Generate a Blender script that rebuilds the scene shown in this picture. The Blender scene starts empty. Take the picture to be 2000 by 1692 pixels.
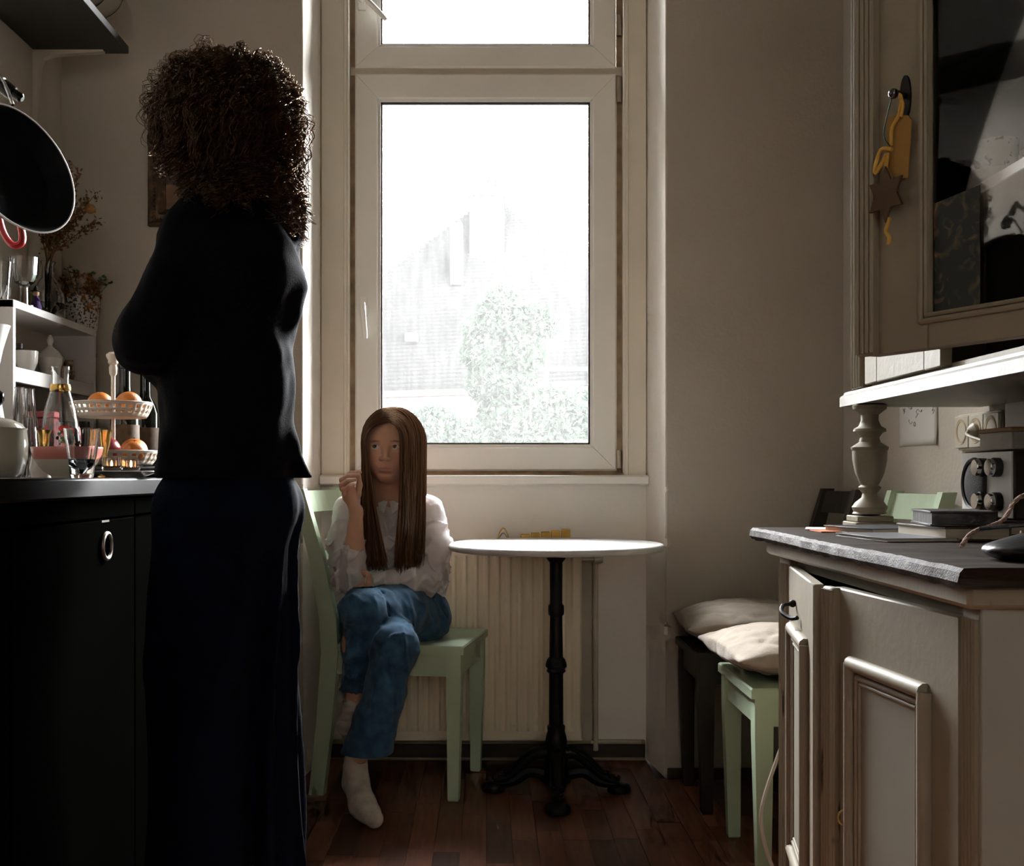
import bpy, bmesh, math, random
import numpy as np
from mathutils import Vector, Matrix

# ------------------------------------------------------------------ camera, light, exposure
SC = bpy.context.scene
COL = SC.collection
EYE, FPX, CX, CY = 0.94, 2200.0, 950.0, 930.0        # eye height, focal length and vanishing point in pixels of 2000x1692
cam_d = bpy.data.cameras.new('camera'); cam = bpy.data.objects.new('camera', cam_d); COL.objects.link(cam)
cam.location = (0, 0, EYE); cam.rotation_euler = (math.pi/2, 0, 0)
cam_d.sensor_width = 36; cam_d.sensor_fit = 'HORIZONTAL'; cam_d.lens = 36*FPX/2000
cam_d.shift_x = (1000-CX)/2000; cam_d.shift_y = (CY-846)/2000
cam_d.clip_start = 0.05; cam_d.clip_end = 200
SC.camera = cam

SKY = 91.0                                            # overcast sky
world = bpy.data.worlds.new('world'); SC.world = world; world.use_nodes = True
bgn = world.node_tree.nodes['Background']
bgn.inputs[0].default_value = (0.965, 0.985, 1.0, 1); bgn.inputs[1].default_value = SKY
SC.view_settings.view_transform = 'Standard'; SC.view_settings.look = 'None'
SC.view_settings.exposure = 0.0; SC.view_settings.gamma = 1.0; SC.view_settings.use_curve_mapping = False
SC.cycles.max_bounces = 7; SC.cycles.diffuse_bounces = 4; SC.cycles.glossy_bounces = 2; SC.cycles.transmission_bounces = 6; SC.cycles.use_adaptive_sampling = True; SC.cycles.adaptive_threshold = .05; SC.cycles.adaptive_min_samples = 20; SC.cycles.caustics_reflective = False; SC.cycles.caustics_refractive = False; SC.cycles.transparent_max_bounces = 8
SC.cycles.sample_clamp_indirect = 10.0
def portal(name, loc, rot, sx, sy):                  # tells the sampler where daylight enters; gives no light of its own
    l = bpy.data.lights.new(name, 'AREA'); l.shape = 'RECTANGLE'; l.size = sx; l.size_y = sy
    l.cycles.is_portal = True
    o = bpy.data.objects.new(name, l); COL.objects.link(o); o.location = loc; o.rotation_euler = rot
portal('window_daylight', (-0.005, 3.825, 1.9), (-math.pi/2, 0, 0), 1.1, 2.1)

# ------------------------------------------------------------------ helpers
rng = np.random.default_rng(7)
def Q(px, py, Y):                                    # a pixel of the photograph at distance Y -> a point of the room
    return np.array([(px-CX)*Y/FPX, Y, EYE-(py-CY)*Y/FPX])
def U(v): v = np.asarray(v, float); return v/np.linalg.norm(v)
def rotz(a): c, s = math.cos(a), math.sin(a); return np.array([[c,-s,0],[s,c,0],[0,0,1.0]])
def rotx(a): c, s = math.cos(a), math.sin(a); return np.array([[1.0,0,0],[0,c,-s],[0,s,c]])
def roty(a): c, s = math.cos(a), math.sin(a); return np.array([[c,0,s],[0,1.0,0],[-s,0,c]])
def basis(zdir, xhint=(1,0,0)):                      # matrix whose third column is zdir
    z = U(zdir); x = np.asarray(xhint, float)
    if abs(np.dot(U(x), z)) > .95: x = np.array([0,1.0,0])
    x = U(x-np.dot(x, z)*z); return np.column_stack([x, np.cross(z, x), z])

MATS = {}
def mat(name, col, rough=.6, metal=0., var=.12, vs=6., bump=0., bs=60., spec=.5, col2=None, thr=(.4,.6), coat=0., sheen=0., stretch=(1,1,1), trans=0., ior=1.45, emit=None, es=0., rnd=0., sub=0., world_co=False):
    if name in MATS: return MATS[name]
    m = bpy.data.materials.new(name); m.use_nodes = True; MATS[name] = m
    nt = m.node_tree; N = nt.nodes; L = nt.links; b = N['Principled BSDF']
    b.inputs['Roughness'].default_value = rough; b.inputs['Metallic'].default_value = metal
    b.inputs['Specular IOR Level'].default_value = spec; b.inputs['Coat Weight'].default_value = coat
    b.inputs['Coat Roughness'].default_value = .15
    b.inputs['Sheen Weight'].default_value = sheen; b.inputs['Transmission Weight'].default_value = trans
    b.inputs['IOR'].default_value = ior; b.inputs['Subsurface Weight'].default_value = sub
    b.inputs['Subsurface Radius'].default_value = (.02, .008, .004); b.inputs['Subsurface Scale'].default_value = .4
    if emit: b.inputs['Emission Color'].default_value = (*emit, 1); b.inputs['Emission Strength'].default_value = es
    tc = N.new('ShaderNodeNewGeometry' if world_co else 'ShaderNodeTexCoord')
    mp = N.new('ShaderNodeMapping'); mp.inputs['Scale'].default_value = stretch
    L.new(tc.outputs['Position' if world_co else 'Object'], mp.inputs[0])
    nz = N.new('ShaderNodeTexNoise'); nz.inputs['Scale'].default_value = vs; nz.inputs['Detail'].default_value = 6
    L.new(mp.outputs[0], nz.inputs['Vector'])
    rp = N.new('ShaderNodeValToRGB')
    if col2 is None:
        lo = [max(0, c*(1-var)) for c in col]; hi = [min(1, c*(1+var)) for c in col]
        rp.color_ramp.elements[0].position = .3; rp.color_ramp.elements[1].position = .7
    else:
        lo, hi = col, col2
        rp.color_ramp.elements[0].position, rp.color_ramp.elements[1].position = thr
    rp.color_ramp.elements[0].color = (*lo, 1); rp.color_ramp.elements[1].color = (*hi, 1)
    L.new(nz.outputs['Fac'], rp.inputs[0]); out = rp.outputs[0]
    if rnd:
        oi = N.new('ShaderNodeObjectInfo'); mr = N.new('ShaderNodeMapRange'); mr.inputs['To Min'].default_value = 1-rnd; mr.inputs['To Max'].default_value = 1+rnd
        L.new(oi.outputs['Random'], mr.inputs[0]); mx = N.new('ShaderNodeMix'); mx.data_type = 'RGBA'; mx.blend_type = 'MULTIPLY'; mx.inputs['Factor'].default_value = 1
        L.new(out, mx.inputs['A']); L.new(mr.outputs[0], mx.inputs['B']); out = mx.outputs['Result']
        va = N.new('ShaderNodeVectorMath'); va.operation = 'MULTIPLY_ADD'; va.inputs[1].default_value = (1,1,1)
        cb = N.new('ShaderNodeCombineXYZ'); ml = N.new('ShaderNodeMath'); ml.operation = 'MULTIPLY'; ml.inputs[1].default_value = 37.
        L.new(oi.outputs['Random'], ml.inputs[0]); L.new(ml.outputs[0], cb.inputs[0]); L.new(ml.outputs[0], cb.inputs[1])
        L.new(mp.outputs[0], va.inputs[0]); L.new(cb.outputs[0], va.inputs[2]); L.new(va.outputs[0], nz.inputs['Vector'])
    L.new(out, b.inputs['Base Color'])
    if bump:
        n2 = N.new('ShaderNodeTexNoise'); n2.inputs['Scale'].default_value = bs; n2.inputs['Detail'].default_value = 4
        L.new(mp.outputs[0], n2.inputs['Vector'])
        bp = N.new('ShaderNodeBump'); bp.inputs['Strength'].default_value = 1; bp.inputs['Distance'].default_value = bump
        L.new(n2.outputs['Fac'], bp.inputs['Height']); L.new(bp.outputs[0], b.inputs['Normal'])
    return m

def thin_glass(name, veil=.0, tint=(1,1,1), film=(.9,.9,.88), ior=1.45):
    if name in MATS: return MATS[name]
    m = bpy.data.materials.new(name); m.use_nodes = True; MATS[name] = m
    nt = m.node_tree; N = nt.nodes; L = nt.links; N.remove(N['Principled BSDF']); o = N['Material Output']
    tr = N.new('ShaderNodeBsdfTransparent'); tr.inputs[0].default_value = (*tint, 1)
    gl = N.new('ShaderNodeBsdfGlossy'); gl.inputs['Roughness'].default_value = .02
    fr = N.new('ShaderNodeFresnel'); fr.inputs[0].default_value = ior
    mx = N.new('ShaderNodeMixShader'); L.new(fr.outputs[0], mx.inputs[0]); L.new(tr.outputs[0], mx.inputs[1]); L.new(gl.outputs[0], mx.inputs[2])
    if veil:
        tl = N.new('ShaderNodeBsdfTranslucent'); tl.inputs[0].default_value = (*film,1)
        tc = N.new('ShaderNodeTexCoord'); mp = N.new('ShaderNodeMapping'); mp.inputs['Scale'].default_value = (30, 30, 3); mp.inputs['Rotation'].default_value = (0, .5, 0)
        nz = N.new('ShaderNodeTexNoise'); nz.inputs['Scale'].default_value = 3; nz.inputs['Detail'].default_value = 8
        L.new(tc.outputs['Object'], mp.inputs[0]); L.new(mp.outputs[0], nz.inputs['Vector'])
        mr = N.new('ShaderNodeMapRange'); mr.inputs['From Min'].default_value = .3; mr.inputs['From Max'].default_value = .7
        mr.inputs['To Min'].default_value = veil*.75; mr.inputs['To Max'].default_value = veil*1.3; L.new(nz.outputs['Fac'], mr.inputs[0])
        m2 = N.new('ShaderNodeMixShader'); L.new(mr.outputs[0], m2.inputs[0]); L.new(mx.outputs[0], m2.inputs[1]); L.new(tl.outputs[0], m2.inputs[2]); mx = m2
    L.new(mx.outputs[0], o.inputs[0]); return m

def hair_mat(name, col, tl=.35, rough=.35):
    m = bpy.data.materials.new(name); m.use_nodes = True; MATS[name] = m
    nt = m.node_tree; N = nt.nodes; L = nt.links; N.remove(N['Principled BSDF']); o = N['Material Output']
    at = N.new('ShaderNodeAttribute'); at.attribute_name = 'strand'
    mr = N.new('ShaderNodeMapRange'); mr.inputs['To Min'].default_value = .35; mr.inputs['To Max'].default_value = 1.7; L.new(at.outputs['Fac'], mr.inputs[0])
    rgb = N.new('ShaderNodeRGB'); rgb.outputs[0].default_value = (*col, 1)
    mul = N.new('ShaderNodeMix'); mul.data_type = 'RGBA'; mul.blend_type = 'MULTIPLY'; mul.inputs['Factor'].default_value = 1
    L.new(rgb.outputs[0], mul.inputs['A']); L.new(mr.outputs[0], mul.inputs['B']); c = mul.outputs['Result']
    df = N.new('ShaderNodeBsdfDiffuse'); tr = N.new('ShaderNodeBsdfTranslucent'); gl = N.new('ShaderNodeBsdfGlossy')
    L.new(c, df.inputs[0]); L.new(c, tr.inputs[0]); gl.inputs[0].default_value = (.8,.65,.5,1); gl.inputs['Roughness'].default_value = rough
    a = N.new('ShaderNodeMixShader'); a.inputs[0].default_value = tl; L.new(df.outputs[0], a.inputs[1]); L.new(tr.outputs[0], a.inputs[2])
    fr = N.new('ShaderNodeFresnel'); fr.inputs[0].default_value = 1.45
    b = N.new('ShaderNodeMixShader'); L.new(fr.outputs[0], b.inputs[0]); L.new(a.outputs[0], b.inputs[1]); L.new(gl.outputs[0], b.inputs[2])
    L.new(b.outputs[0], o.inputs[0]); return m

def cloth_mat(name, col, tl=.3, rough=.9, bump=.0006, bs=500, var=.08, col2=None, sheen=.15, spec=.2):     # thin woven cloth that lets some light through
    m = bpy.data.materials.new(name); m.use_nodes = True; MATS[name] = m
    nt = m.node_tree; N = nt.nodes; L = nt.links; p = N['Principled BSDF']; o = N['Material Output']
    p.inputs['Roughness'].default_value = rough; p.inputs['Specular IOR Level'].default_value = spec; p.inputs['Sheen Weight'].default_value = sheen
    tc = N.new('ShaderNodeTexCoord'); nz = N.new('ShaderNodeTexNoise'); nz.inputs['Scale'].default_value = 30; nz.inputs['Detail'].default_value = 8
    L.new(tc.outputs['Object'], nz.inputs['Vector']); rp = N.new('ShaderNodeValToRGB'); rp.color_ramp.elements[0].position = .3; rp.color_ramp.elements[1].position = .7
    c2 = col2 or [min(1, c*(1+var)) for c in col]
    rp.color_ramp.elements[0].color = (*[c*(1-var) for c in col], 1); rp.color_ramp.elements[1].color = (*c2, 1)
    L.new(nz.outputs['Fac'], rp.inputs[0]); L.new(rp.outputs[0], p.inputs['Base Color'])
    n2 = N.new('ShaderNodeTexNoise'); n2.inputs['Scale'].default_value = bs; L.new(tc.outputs['Object'], n2.inputs['Vector'])
    bp = N.new('ShaderNodeBump'); bp.inputs['Distance'].default_value = bump; L.new(n2.outputs['Fac'], bp.inputs['Height']); L.new(bp.outputs[0], p.inputs['Normal'])
    if tl:
        t = N.new('ShaderNodeBsdfTranslucent'); L.new(rp.outputs[0], t.inputs[0])
        mx = N.new('ShaderNodeMixShader'); mx.inputs[0].default_value = tl; L.new(p.outputs[0], mx.inputs[1]); L.new(t.outputs[0], mx.inputs[2]); L.new(mx.outputs[0], o.inputs[0])
    return m

class MB:
    """collects shapes of ONE part"""
    def __init__(s): s.v = []; s.f = []; s.n = 0
    def add(s, v, f, R=None, t=None):
        v = np.asarray(v, float)
        if R is not None: v = v @ np.asarray(R).T
        if t is not None: v = v + np.asarray(t)
        s.v.append(v); s.f += [tuple(i+s.n for i in q) for q in f]; s.n += len(v); return s
    def box(s, lo, hi, bev=.0, R=None, t=None):
        lo = np.asarray(lo, float); hi = np.asarray(hi, float)
        lo, hi = np.minimum(lo, hi), np.maximum(lo, hi); c = (lo+hi)/2; h = (hi-lo)/2
        b = min(bev, .45*h.min())
        if b <= 0:
            v = [c+h*np.array(q) for q in ((-1,-1,-1),(1,-1,-1),(1,1,-1),(-1,1,-1),(-1,-1,1),(1,-1,1),(1,1,1),(-1,1,1))]
            return s.add(v, [(0,3,2,1),(4,5,6,7),(0,1,5,4),(1,2,6,5),(2,3,7,6),(3,0,4,7)], R, t)
        V = []; idx = {}
        for sx in (-1,1):
            for sy in (-1,1):
                for sz in (-1,1):
                    sg = np.array((sx,sy,sz))
                    for a in range(3):
                        q = h-b; q[a] = h[a]; idx[sx,sy,sz,a] = len(V); V.append(sg*q)
        V = np.array(V); F = []
        for a in range(3):
            o1, o2 = (a+1)%3, (a+2)%3
            for sa in (-1,1):
                def k(s1, s2): q = [0]*3; q[a] = sa; q[o1] = s1; q[o2] = s2; return idx[(*q, a)]
                F.append((k(-1,-1),k(1,-1),k(1,1),k(-1,1)))
            for s1 in (-1,1):
                for s2 in (-1,1):
                    def k(sa, fa): q = [0]*3; q[a] = sa; q[o1] = s1; q[o2] = s2; return idx[(*q, fa)]
                    F.append((k(-1,o1),k(1,o1),k(1,o2),k(-1,o2)))
        for sx in (-1,1):
            for sy in (-1,1):
                for sz in (-1,1): F.append(tuple(idx[sx,sy,sz,a] for a in range(3)))
        G = []
        for f in F:
            p = V[list(f)]; n = np.cross(p[1]-p[0], p[2]-p[0])
            G.append(f if np.dot(n, p.mean(0)) > 0 else f[::-1])
        return s.add(V+c, G, R, t)
    def lathe(s, prof, n=32, c=(0,0,0), R=None, a0=0., facet=None):
        prof = np.asarray(prof, float); k = len(prof); A = a0+np.arange(n)*2*np.pi/n
        fr = np.ones(n) if facet is None else facet(A)
        v = np.zeros((k, n, 3)); v[:,:,0] = prof[:,0,None]*np.cos(A)*fr; v[:,:,1] = prof[:,0,None]*np.sin(A)*fr; v[:,:,2] = prof[:,1,None]
        f = [(i*n+j, i*n+(j+1)%n, (i+1)*n+(j+1)%n, (i+1)*n+j) for i in range(k-1) for j in range(n)]
        return s.add(v.reshape(-1,3), f, R, c)
    def tube(s, pts, r, n=8, cap=True, flat=None, up=None):
        P = np.asarray(pts, float); k = len(P); r = np.broadcast_to(np.asarray(r, float), (k,))
        T = np.gradient(P, axis=0); T /= np.linalg.norm(T, axis=1)[:,None]+1e-12
        x = np.array([1.0,0,0]) if up is None else np.asarray(up, float)
        if abs(np.dot(U(x), T[0])) > .9: x = np.array([0,0,1.0]) if up is None else np.array([0.3,1,.2])
        A = np.arange(n)*2*np.pi/n; v = []
        for i in range(k):
            x = U(x-np.dot(x, T[i])*T[i]); y = np.cross(T[i], x)
            fy = 1 if flat is None else flat
            v.append(P[i]+r[i]*(np.cos(A)[:,None]*x+fy*np.sin(A)[:,None]*y))
        f = [(i*n+j, i*n+(j+1)%n, (i+1)*n+(j+1)%n, (i+1)*n+j) for i in range(k-1) for j in range(n)]
        if cap: f += [tuple(range(n))[::-1], tuple((k-1)*n+j for j in range(n))]
        return s.add(np.concatenate(v), f)
    def prism(s, poly, d, R=None, t=None):           # polygon in local xz, thickness d along local y
        p = np.asarray(poly, float); n = len(p)
        v = [(a, 0, b) for a, b in p]+[(a, d, b) for a, b in p]
        f = [tuple(range(n)), tuple(range(2*n-1, n-1, -1))]+[(i, n+i, n+(i+1)%n, (i+1)%n) for i in range(n)]
        return s.add(v, f, R, t)
    def plan(s, poly, z0, z1):                       # polygon in plan, extruded upward
        p = np.asarray(poly, float); n = len(p)
        v = [(a, b, z0) for a, b in p]+[(a, b, z1) for a, b in p]
        f = [tuple(range(n))[::-1], tuple(range(n, 2*n))]+[(i, (i+1)%n, n+(i+1)%n, n+i) for i in range(n)]
        return s.add(v, f)
    def grid(s, fn, nu, nv, closed_u=False, skip=None):
        v = np.array([fn(i/(nu if closed_u else nu-1), j/(nv-1)) for i in range(nu) for j in range(nv)])
        f = []
        for i in range(nu if closed_u else nu-1):
            for j in range(nv-1):
                if skip and skip(i, j): continue
                i2 = (i+1)%nu; f.append((i*nv+j, i2*nv+j, i2*nv+j+1, i*nv+j+1))
        return s.add(v, f)
    def sphere(s, c, r, nu=16, nv=10, R=None):
        r = np.broadcast_to(np.asarray(r, float), (3,)); pr = [(max(1e-4, math.sin(math.pi*i/nv)), -math.cos(math.pi*i/nv)) for i in range(nv+1)]
        k = MB().lathe(pr, nu); v = k.v[0]*r
        return s.add(v, k.f, R, c)
    def verts(s): return np.concatenate(s.v)

def props(o, label=None, cat=None, group=None, kind=None):
    for k, v in (('label', label), ('category', cat), ('group', group), ('kind', kind)):
        if v: o[k] = v
    return o
ORG = {}
def thing(name, loc, label, cat, group=None, kind=None):
    o = bpy.data.objects.new(name, None); COL.objects.link(o); o.location = tuple(loc); o.empty_display_size = .05
    ORG[o.name] = np.array(loc, float); return props(o, label, cat, group, kind)
def make(name, V, F, m, par=None, smooth=True, sharp=40, label=None, cat=None, group=None, kind=None, recalc=True, sol=0.):
    V = np.asarray(V, float)
    if par is not None: org = ORG[par.name]
    else: lo, hi = V.min(0), V.max(0); org = np.array([(lo[0]+hi[0])/2, (lo[1]+hi[1])/2, lo[2]])
    me = bpy.data.meshes.new(name)
    if isinstance(F, np.ndarray):
        nf, k = F.shape
        me.vertices.add(len(V)); me.vertices.foreach_set('co', (V-org).astype(np.float32).ravel())
        me.loops.add(nf*k); me.loops.foreach_set('vertex_index', F.astype(np.int32).ravel())
        me.polygons.add(nf); me.polygons.foreach_set('loop_start', np.arange(0, nf*k, k, dtype=np.int32))
        me.update(calc_edges=True); me.validate()
    else:
        me.from_pydata((V-org).tolist(), [], F); me.update()
        if recalc:
            bm = bmesh.new(); bm.from_mesh(me); bmesh.ops.remove_doubles(bm, verts=bm.verts, dist=1e-6)
            bmesh.ops.recalc_face_normals(bm, faces=bm.faces); bm.to_mesh(me); bm.free()
    me.polygons.foreach_set('use_smooth', np.full(len(me.polygons), smooth))
    if smooth and sharp < 180: me.set_sharp_from_angle(angle=math.radians(sharp))
    if m is not None: me.materials.append(m)
    o = bpy.data.objects.new(name, me); COL.objects.link(o); ORG[o.name] = org
    if par is not None: o.parent = par
    else: o.location = tuple(org)
    if sol: md = o.modifiers.new('thickness', 'SOLIDIFY'); md.thickness = sol; md.offset = 0
    return props(o, label, cat, group, kind)
def part(name, mb, m, par=None, **k): return make(name, mb.verts(), mb.f, m, par, **k)

# ------------------------------------------------------------------ implicit surfaces for bodies, clothes and cushions
class Field:
    def __init__(s, xs, ys, zs):
        s.a = [np.asarray(q, np.float32) for q in (xs, ys, zs)]; s.F = np.full([len(q) for q in s.a], 1.0, np.float32)
    def _sl(s, lo, hi):
        sl = []
        for q, l, h in zip(s.a, lo, hi):
            i0 = max(0, int(np.searchsorted(q, l))-1); i1 = min(len(q), int(np.searchsorted(q, h))+1)
            if i1-i0 < 2: return None, None
            sl.append(slice(i0, i1))
        return tuple(sl), np.meshgrid(*[q[k] for q, k in zip(s.a, sl)], indexing='ij')
    def _mix(s, sl, d, k, sub):
        F = s.F[sl]
        if sub: d = -d; s.F[sl] = np.maximum(F, d)+(k*.25*np.clip(1-np.abs(F-d)/k, 0, 1)**2 if k > 0 else 0)
        else: s.F[sl] = np.minimum(F, d)-(k*.25*np.clip(1-np.abs(F-d)/k, 0, 1)**2 if k > 0 else 0)
    def cone(s, a, b, ra, rb, k=.02, sub=False, sq=None):
        a, b = np.asarray(a, float), np.asarray(b, float); m = max(ra, rb)+k+.03
        sl, G = s._sl(np.minimum(a, b)-m, np.maximum(a, b)+m)
        if sl is None: return s
        ab = b-a; L2 = float(ab@ab)+1e-9
        p = [g-q for g, q in zip(G, a)]; t = np.clip((p[0]*ab[0]+p[1]*ab[1]+p[2]*ab[2])/L2, 0, 1)
        e = [p[i]-t*ab[i] for i in range(3)]
        if sq is not None: e = [q/w for q, w in zip(e, sq)]
        s._mix(sl, (np.sqrt(e[0]**2+e[1]**2+e[2]**2)-(ra+(rb-ra)*t)).astype(np.float32), k, sub); return s
    def chain(s, pts, rs, k=.02, sub=False):
        for i in range(len(pts)-1): s.cone(pts[i], pts[i+1], rs[i], rs[i+1], k, sub)
        return s
    def ell(s, c, r, k=.02, R=None, sub=False):
        c = np.asarray(c, float); r = np.asarray(r, float); m = r.max()+k+.03
        sl, G = s._sl(c-m, c+m)
        if sl is None: return s
        p = [g-q for g, q in zip(G, c)]
        if R is not None: R = np.asarray(R); p = [R[0,i]*p[0]+R[1,i]*p[1]+R[2,i]*p[2] for i in range(3)]
        k0 = np.sqrt(sum((q/w)**2 for q, w in zip(p, r))); k1 = np.sqrt(sum((q/w**2)**2 for q, w in zip(p, r)))
        d = np.where(k1 > 1e-6, k0*(k0-1)/(k1+1e-9), -r.min())
        s._mix(sl, d.astype(np.float32), k, sub); return s
    def half(s, p, n, k=.0):                          # keep only the side the normal points away from
        n = U(n); G = np.meshgrid(*s.a, indexing='ij', sparse=True)
        d = (G[0]-p[0])*n[0]+(G[1]-p[1])*n[1]+(G[2]-p[2])*n[2]
        s.F = np.maximum(s.F, d.astype(np.float32)); return s
    def disp(s, fn):
        G = np.meshgrid(*s.a, indexing='ij', sparse=True); s.F = (s.F+fn(*G)).astype(np.float32); return s
    def mesh(s):
        F = s.F; nx, ny, nz = F.shape; S = F < 0
        c = S[:-1,:-1,:-1].astype(np.int8)
        cnt = np.zeros(c.shape, np.int8)
        for i in (0,1):
            for j in (0,1):
                for k in (0,1): cnt += S[i:nx-1+i, j:ny-1+j, k:nz-1+k]
        I = np.argwhere((cnt > 0) & (cnt < 8)); idm = np.full(c.shape, -1, np.int32); idm[tuple(I.T)] = np.arange(len(I))
        acc = np.zeros((len(I), 3)); w = np.zeros(len(I))
        X = [np.asarray(q, float) for q in s.a]
        for ax in range(3):
            o1, o2 = [q for q in range(3) if q != ax]
            for u in (0,1):
                for v in (0,1):
                    A = I.copy(); A[:,o1] += u; A[:,o2] += v; B = A.copy(); B[:,ax] += 1
                    fa = F[tuple(A.T)].astype(float); fb = F[tuple(B.T)].astype(float); mk = (fa < 0) != (fb < 0)
                    t = np.where(mk, fa/(fa-fb+1e-12), 0)
                    for d in range(3):
                        pa, pb = X[d][A[:,d]], X[d][B[:,d]]; acc[:,d] += np.where(mk, pa+t*(pb-pa), 0)
                    w += mk
        V = acc/w[:,None]; Fs = []
        for ax in range(3):
            o1, o2 = (ax+1)%3, (ax+2)%3
            a = [slice(None)]*3; b = [slice(None)]*3; a[ax] = slice(0,-1); b[ax] = slice(1,None)
            E = np.argwhere(S[tuple(a)] != S[tuple(b)])
            ok = (E[:,o1] > 0) & (E[:,o2] > 0) & (E[:,o1] < F.shape[o1]-1) & (E[:,o2] < F.shape[o2]-1); E = E[ok]
            q = []
            for u, v in ((1,1),(0,1),(0,0),(1,0)):
                k = E.copy(); k[:,o1] -= u; k[:,o2] -= v; q.append(idm[tuple(k.T)])
            q = np.stack(q, 1); flip = ~S[tuple(E.T)]; q[flip] = q[flip][:, ::-1]; Fs.append(q)
        return V, np.concatenate(Fs)
def axis(*segs):                                      # axis(lo, hi, step, hi2, step2 ...): rectilinear spacing
    out = [segs[0]]; i = 1
    while i < len(segs):
        hi, st = segs[i], segs[i+1]; n = max(1, int(round((hi-out[-1])/st))); out += list(np.linspace(out[-1], hi, n+1)[1:]); i += 2
    return np.array(out)
def wrinkle(seed, amp, freq, n=6, aniso=(1,1,1)):
    r = np.random.default_rng(seed); ks = r.normal(size=(n,3))*np.array(aniso); ks = ks/np.linalg.norm(ks, axis=1)[:,None]*freq*r.uniform(.6,1.6,(n,1)); ph = r.uniform(0,6.28,n)
    wk = r.normal(size=(n,3))*freq*.4
    def f(x, y, z):
        o = 0
        for k, p, w in zip(ks, ph, wk):
            o = o+np.sin(k[0]*x+k[1]*y+k[2]*z+p+1.3*np.sin(w[0]*x+w[1]*y+w[2]*z+p*2))
        return amp*o/math.sqrt(n)
    return f
def ridges(seed, amp, freq, n=3, aniso=(1,1,1)):     # sharp pinched folds
    r = np.random.default_rng(seed); ks = r.normal(size=(n,3))*np.array(aniso); ks = ks/np.linalg.norm(ks, axis=1)[:,None]*freq*r.uniform(.7,1.4,(n,1)); ph = r.uniform(0,6.28,n); wk = r.normal(size=(n,3))*freq*.35
    def f(x, y, z):
        o = 0
        for k, p, w in zip(ks, ph, wk): o = o-np.maximum(0, 1-np.abs(np.sin(.5*(k[0]*x+k[1]*y+k[2]*z+p+1.8*np.sin(w[0]*x+w[1]*y+w[2]*z+p*2))))*2.2)*(.5+.5*np.sin(w[2]*x+w[0]*y-w[1]*z+p*3))
        return amp*o
    return f
def strands(P, r, n=3):                               # P (S,K,3) strand points -> one mesh of thin tubes
    S, K, _ = P.shape; T = np.gradient(P, axis=1); T /= np.linalg.norm(T, axis=2, keepdims=True)+1e-12
    h = np.zeros_like(T); h[...,0] = .37; h[...,1] = .61; h[...,2] = .2
    x = np.cross(T, h); x /= np.linalg.norm(x, axis=2, keepdims=True)+1e-12; y = np.cross(T, x)
    A = np.arange(n)*2*np.pi/n; rr = r if np.ndim(r) else np.full((S,K), r)
    V = P[:,:,None,:]+rr[:,:,None,None]*(np.cos(A)[None,None,:,None]*x[:,:,None,:]+np.sin(A)[None,None,:,None]*y[:,:,None,:])
    b = (np.arange(S)*K*n)[:,None,None]+(np.arange(K-1)*n)[None,:,None]; j = np.arange(n)[None,None,:]; j2 = (j+1)%n
    F = np.stack([b+j, b+j2, b+n+j2, b+n+j], -1).reshape(-1,4)
    return V.reshape(-1,3), F
def strand_attr(o, S, per, seed=1, grp=1):
    g_ = np.random.default_rng(seed); r = np.clip(np.repeat(g_.uniform(0, 1, S//grp+1), grp)[:S]*.75+g_.uniform(0, 1, S)*.25, 0, 1); at = o.data.attributes.new('strand', 'FLOAT', 'POINT')
    v = np.full(len(o.data.vertices), .4, np.float32); q = np.repeat(r, per); v[:len(q)] = q; at.data.foreach_set('value', v)
def spline(pts, n):                                   # Catmull-Rom through pts
    P = np.asarray(pts, float); P = np.vstack([2*P[0]-P[1], P, 2*P[-1]-P[-2]]); k = len(P)-3; out = []
    for u in np.linspace(0, k-1e-9, n):
        i = int(u); t = u-i; a, b, c, d = P[i:i+4]
        out.append(.5*((2*b)+(-a+c)*t+(2*a-5*b+4*c-d)*t*t+(-a+3*b-3*c+d)*t**3))
    return np.array(out)
# ------------------------------------------------------------------ the room
YW, YN = 3.50, 3.74                                  # face of the window wall, back of the window niche
XL, XR, ZC, YB = -1.32, 1.109, 3.2, -1.9
wall_m = mat('wall plaster', (.44,.395,.335), .92, var=.07, vs=2.2, bump=.0012, bs=90, spec=.15)
paint_m = mat('white window lacquer', (.84,.81,.745), .38, var=.03, vs=5, spec=.4)
casing_m = mat('old cream gloss paint', (.74,.67,.56), .45, var=.06, vs=4, bump=.0006, bs=40)
grime_m = mat('grimy putty', (.33,.24,.15), .8, var=.35, vs=20, bump=.001, bs=120)
def pier(mb, poly, corner, chips, z1):
    zs = np.unique(np.concatenate([np.linspace(0, 1.25, 150), np.linspace(1.25, z1, 12)])); P = []
    c = np.array(poly[corner], float)
    cen = np.mean(np.array(poly, float), 0); inn = U(cen-c)
    e1 = U(np.array(poly[corner-1])-c); e2 = U(np.array(poly[(corner+1) % len(poly)])-c); inn = U(e1+e2)
    r = np.random.default_rng(3)
    for z in zs:
        d = .0025+.0012*abs(math.sin(z*31))*r.uniform(.2,1)+sum(a*math.exp(-((z-zc)/w)**4) for zc, w, a in chips)
        d *= 1 if d < .006 else r.uniform(.75,1.15)
        row = [np.array(q, float) for q in poly]
        row[corner:corner+1] = [c+e1*d*1.3, c+inn*d*.75, c+e2*d*1.3]
        P.append([(q[0], q[1], z) for q in row])
    n = len(P[0]); v = np.array(P).reshape(-1,3); k = len(zs)
    f = [(i*n+j, i*n+(j+1)%n, (i+1)*n+(j+1)%n, (i+1)*n+j) for i in range(k-1) for j in range(n)]+[tuple(range(n))[::-1], tuple((k-1)*n+j for j in range(n))]
    mb.add(v, f)
wf = MB()
NL, NR, NBL, NBR = -.571, .557, -.547, .530         # niche mouth and niche back
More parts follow.
